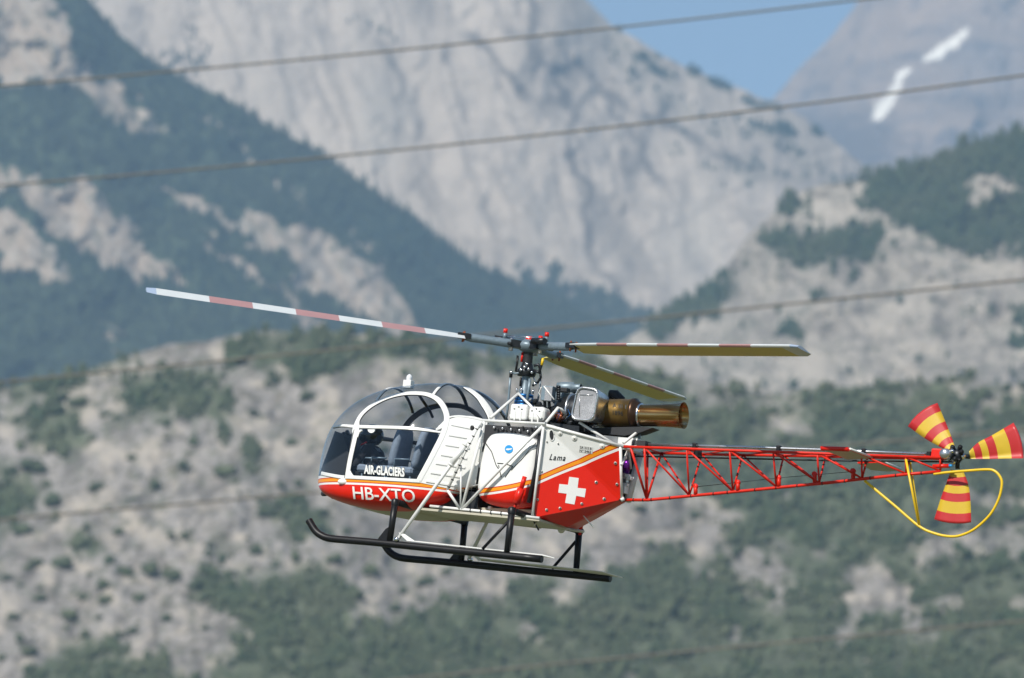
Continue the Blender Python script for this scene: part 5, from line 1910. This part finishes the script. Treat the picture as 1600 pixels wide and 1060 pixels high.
# drive shaft on top
tb('drive_shaft', [(998, 694.5, 0), (1150, 698.5, 0), (1300, 703.5, 0), (1455, 710, 0)], 0.018, silver, heli, 10)
for u in (1086, 1217, 1350, 1452):
    v_ = float(np.interp(u, [998, 1150, 1300, 1455], [694.5, 698.5, 703.5, 710]))
    bx('shaft_bearing', U(u, v_ + 1.5, 0), 0.06, 0.08, 0.10, black, heli, 0.012)
tb('control_tube', [(985, 713, 0.05), (1150, 716.5, 0.05), (1300, 720, 0.03), (1490, 722, 0.02)], 0.011, black, heli, 8)
bx('boom_mount', U(1090, 709, 0.05), 0.07, 0.14, 0.14, black, heli, 0.01)
# stabilisers
def stab(corners, name='stabiliser'):
    c = [U(*p) for p in corners]
    vv, ff = prism_geo(c, [p - Z * 0.022 for p in c])
    o = mk(name, vv, ff, [red, cream], heli, False, [1 if i == 1 else 0 for i in range(len(ff))])
    return o


s1 = stab([(1283, 700, -0.75), (1328, 701.5, -0.75), (1362, 714.5, -0.06), (1324, 716, -0.06), (1308, 709, -0.35)])
tube('trailing_edge', [U(1328, 701.5, -0.75), U(1362, 714.5, -0.06)], 0.015, letter_white, s1, 6)
tube('leading_edge', [U(1283, 700.5, -0.75), U(1326, 702.5, -0.75)], 0.030, red, s1, 8)
s2 = stab([(1340, 722, 0.08), (1376, 720.5, 0.08), (1408, 733, 0.75), (1388, 734.5, 0.75), (1362, 732.5, 0.6)])
tube('trailing_edge', [U(1376, 720.5, 0.08), U(1408, 733, 0.75)], 0.015, letter_white, s2, 6)

# ---- tail rotor
gbx = lathe('tail_gearbox', U(1481, 711, 0.06), Y, [(-0.16, 0.001), (-0.16, 0.06), (-0.08, 0.075), (0.06, 0.07), (0.10, 0.045), (0.2, 0.035)], silver, heli, 20)
bx('gearbox_mount', U(1466, 709.5, 0.0), 0.16, 0.13, 0.13, red, heli, 0.02)
bx('gearbox_shoe', U(1457, 716, 0.0), 0.22, 0.10, 0.045, red, heli, 0.01)
tb('tail_lamp', [(1458, 729, 0), (1483, 728, 0)], 0.028, red, heli, 12)
tb('lamp_glass', [(1483, 728, 0), (1488, 728, 0)], [0.02, 0.014], sticker_blue, heli, 10)
TYR = 0.16
tc2 = U(1496, 712, TYR)
thub = lathe('tail_rotor_hub', tc2, Y, [(-0.07, 0.001), (-0.07, 0.05), (0, 0.09), (0.05, 0.08), (0.07, 0.001)], dark_metal, heli, 20)
for k, (u, v) in enumerate(((1487, 706), (1492, 718), (1502, 707), (1490, 722), (1484, 716), (1498, 720), (1505, 714), (1488, 700), (1500, 700))):
    w_, g_ = lathe_geo(U(u, v, 0.02 + 0.012 * k), (0.4, -0.8, 0.3), [(-0.03, 0.001), (-0.03, 0.03), (0.03, 0.032), (0.04, 0.001)], 10)
    mk('linkage', w_, g_, (bright_steel, dark_metal, black)[k % 3], thub, True)


def tail_blade(left_px, right_px, bands):
    """left_px, right_px: the two long edges from root to tip as seen, in the plane of the tail rotor"""
    n = 18; m_ = 5
    le = smooth_path(left_px, 6); re = smooth_path(right_px, 6)

    def at(path, t):
        f = t * (len(path) - 1); i = min(int(f), len(path) - 2)
        return path[i] + (path[i + 1] - path[i]) * (f - i)
    vv = []; ff = []; mi = []
    for side in (0, 1):
        for i in range(n + 1):
            t = i / n
            a, b = at(le, t), at(re, t)
            for j in range(m_ + 1):
                s = j / m_
                q = a * (1 - s) + b * s
                p = U(q[0], q[1], TYR)
                # arc of the band: swing about the hub keeps the bands curved
                r_t = np.hypot(*(0.5 * (a + b) - np.array([1496, 712])))
                dq = q - np.array([1496, 712]); dq = dq / max(1e-6, np.hypot(*dq)) * r_t
                p = U(1496 + dq[0], 712 + dq[1], TYR)
                th = 0.018 * (1 - abs(2 * s - 1) ** 2) + 0.002
                vv.append(p + Y * ((-th if side == 0 else th) + 0.05 * (s - 0.5)))
    k = (n + 1) * (m_ + 1)
    for side in (0, 1):
        for i in range(n):
            for j in range(m_):
                a = side * k + i * (m_ + 1) + j
                q = (a, a + 1, a + m_ + 2, a + m_ + 1)
                ff.append(q if side == 0 else tuple(reversed(q)))
                mi.append(bands[min(len(bands) - 1, int(i / n * len(bands)))])
    for i in range(n):
        for j in (0, m_):
            a = i * (m_ + 1) + j; b = a + m_ + 1
            ff.append((a, b, b + k, a + k)); mi.append(bands[min(len(bands) - 1, int(i / n * len(bands)))])
    for j in range(m_):
        for i in (0, n):
            a = i * (m_ + 1) + j
            ff.append((a, a + 1, a + 1 + k, a + k)); mi.append(bands[-1 if i else 0])
    return mk('tail_rotor_blade', vv, ff, [tail_yellow, tail_red, dark_metal], heli, True, mi)


def arm(u, v):
    tube('blade_arm', [tc2, U(u, v, TYR)], [0.035, 0.03], dark_metal, thub, 10)


arm(1488, 699); arm(1516, 714); arm(1496, 733)
B6 = [0, 1, 0, 1, 0, 1]
tail_blade([(1480, 704), (1466, 697), (1443, 684), (1415, 664)], [(1491, 698), (1484, 678), (1474, 653), (1462, 625)], B6)
tail_blade([(1516, 706), (1533, 690), (1556, 678), (1590, 658)], [(1516, 717), (1535, 717), (1558, 716.5), (1600, 716)], [0, 1, 0, 1, 0, 1])
tail_blade([(1487, 736), (1478, 760), (1469, 785), (1459, 817)], [(1504, 736), (1513, 760), (1516, 785), (1517, 819)], [0, 1, 0, 1, 0, 1])

# ---- yellow tail guard
gd = [(1351, 751.5), (1395, 788), (1436, 822.5), (1461, 834), (1484, 838.5), (1502, 836.5), (1524, 826), (1547, 804.5), (1560.5, 780), (1565.5, 757), (1563, 746), (1555, 737), (1543, 734), (1510, 736), (1480, 738.5), (1459, 741)]
sm = smooth_path([tuple(U(a, b, 0)) for a, b in gd], 5)
guard = tube('tail_guard', sm, 0.018, yellow, heli, 12)
tb('guard_strut', [(1415.5, 718, -0.08), (1436, 822, 0)], 0.016, yellow, guard, 10)
tb('guard_strut', [(1422, 722, 0.08), (1437, 822, 0)], 0.014, yellow, guard, 10)

# ------------------------------------------------------------------ power cables strung behind the helicopter
cable_mat = paint('weathered_cable', (0.145, 0.135, 0.115), 0.7, metal=0.0, wear=0.2, scale=0.6)


def cable(pts, d_l, d_r, r, label):
    us = [p[0] for p in pts]; vs = [p[1] for p in pts]
    co = np.polyfit(us, vs, 2)
    P = []
    for u in np.linspace(-1400, 3000, 60):
        d = d_l + (d_r - d_l) * (u / 1600.0)
        P.append(CAM + ray(u, float(np.polyval(co, u))) * d)
    o = tube('power_cable', P, r, cable_mat, None, 8)
    tag(o, label, 'power cable', 'power cables strung across the valley behind the helicopter')


cable([(0, 135), (270, 111), (800, 61), (1340, 0)], 270, 240, 0.052, 'topmost pale power cable, crossing the patch of blue sky')
cable([(0, 290), (270, 268), (800, 216), (1600, 118)], 270, 240, 0.052, 'power cable crossing the snow patch of the far mountain')
cable([(0, 597), (400, 559), (800, 519), (1600, 437)], 320, 290, 0.066, 'power cable running just above the rotor head and across the rocky shoulder')
cable([(0, 812), (500, 769), (1280, 700), (1600, 671)], 380, 350, 0.085, 'power cable passing behind the cabin and tail rotor')
cable([(600, 1066), (800, 1042), (1200, 1008), (1600, 970)], 400, 370, 0.085, 'lowest power cable, faint over the dark wood at bottom right')
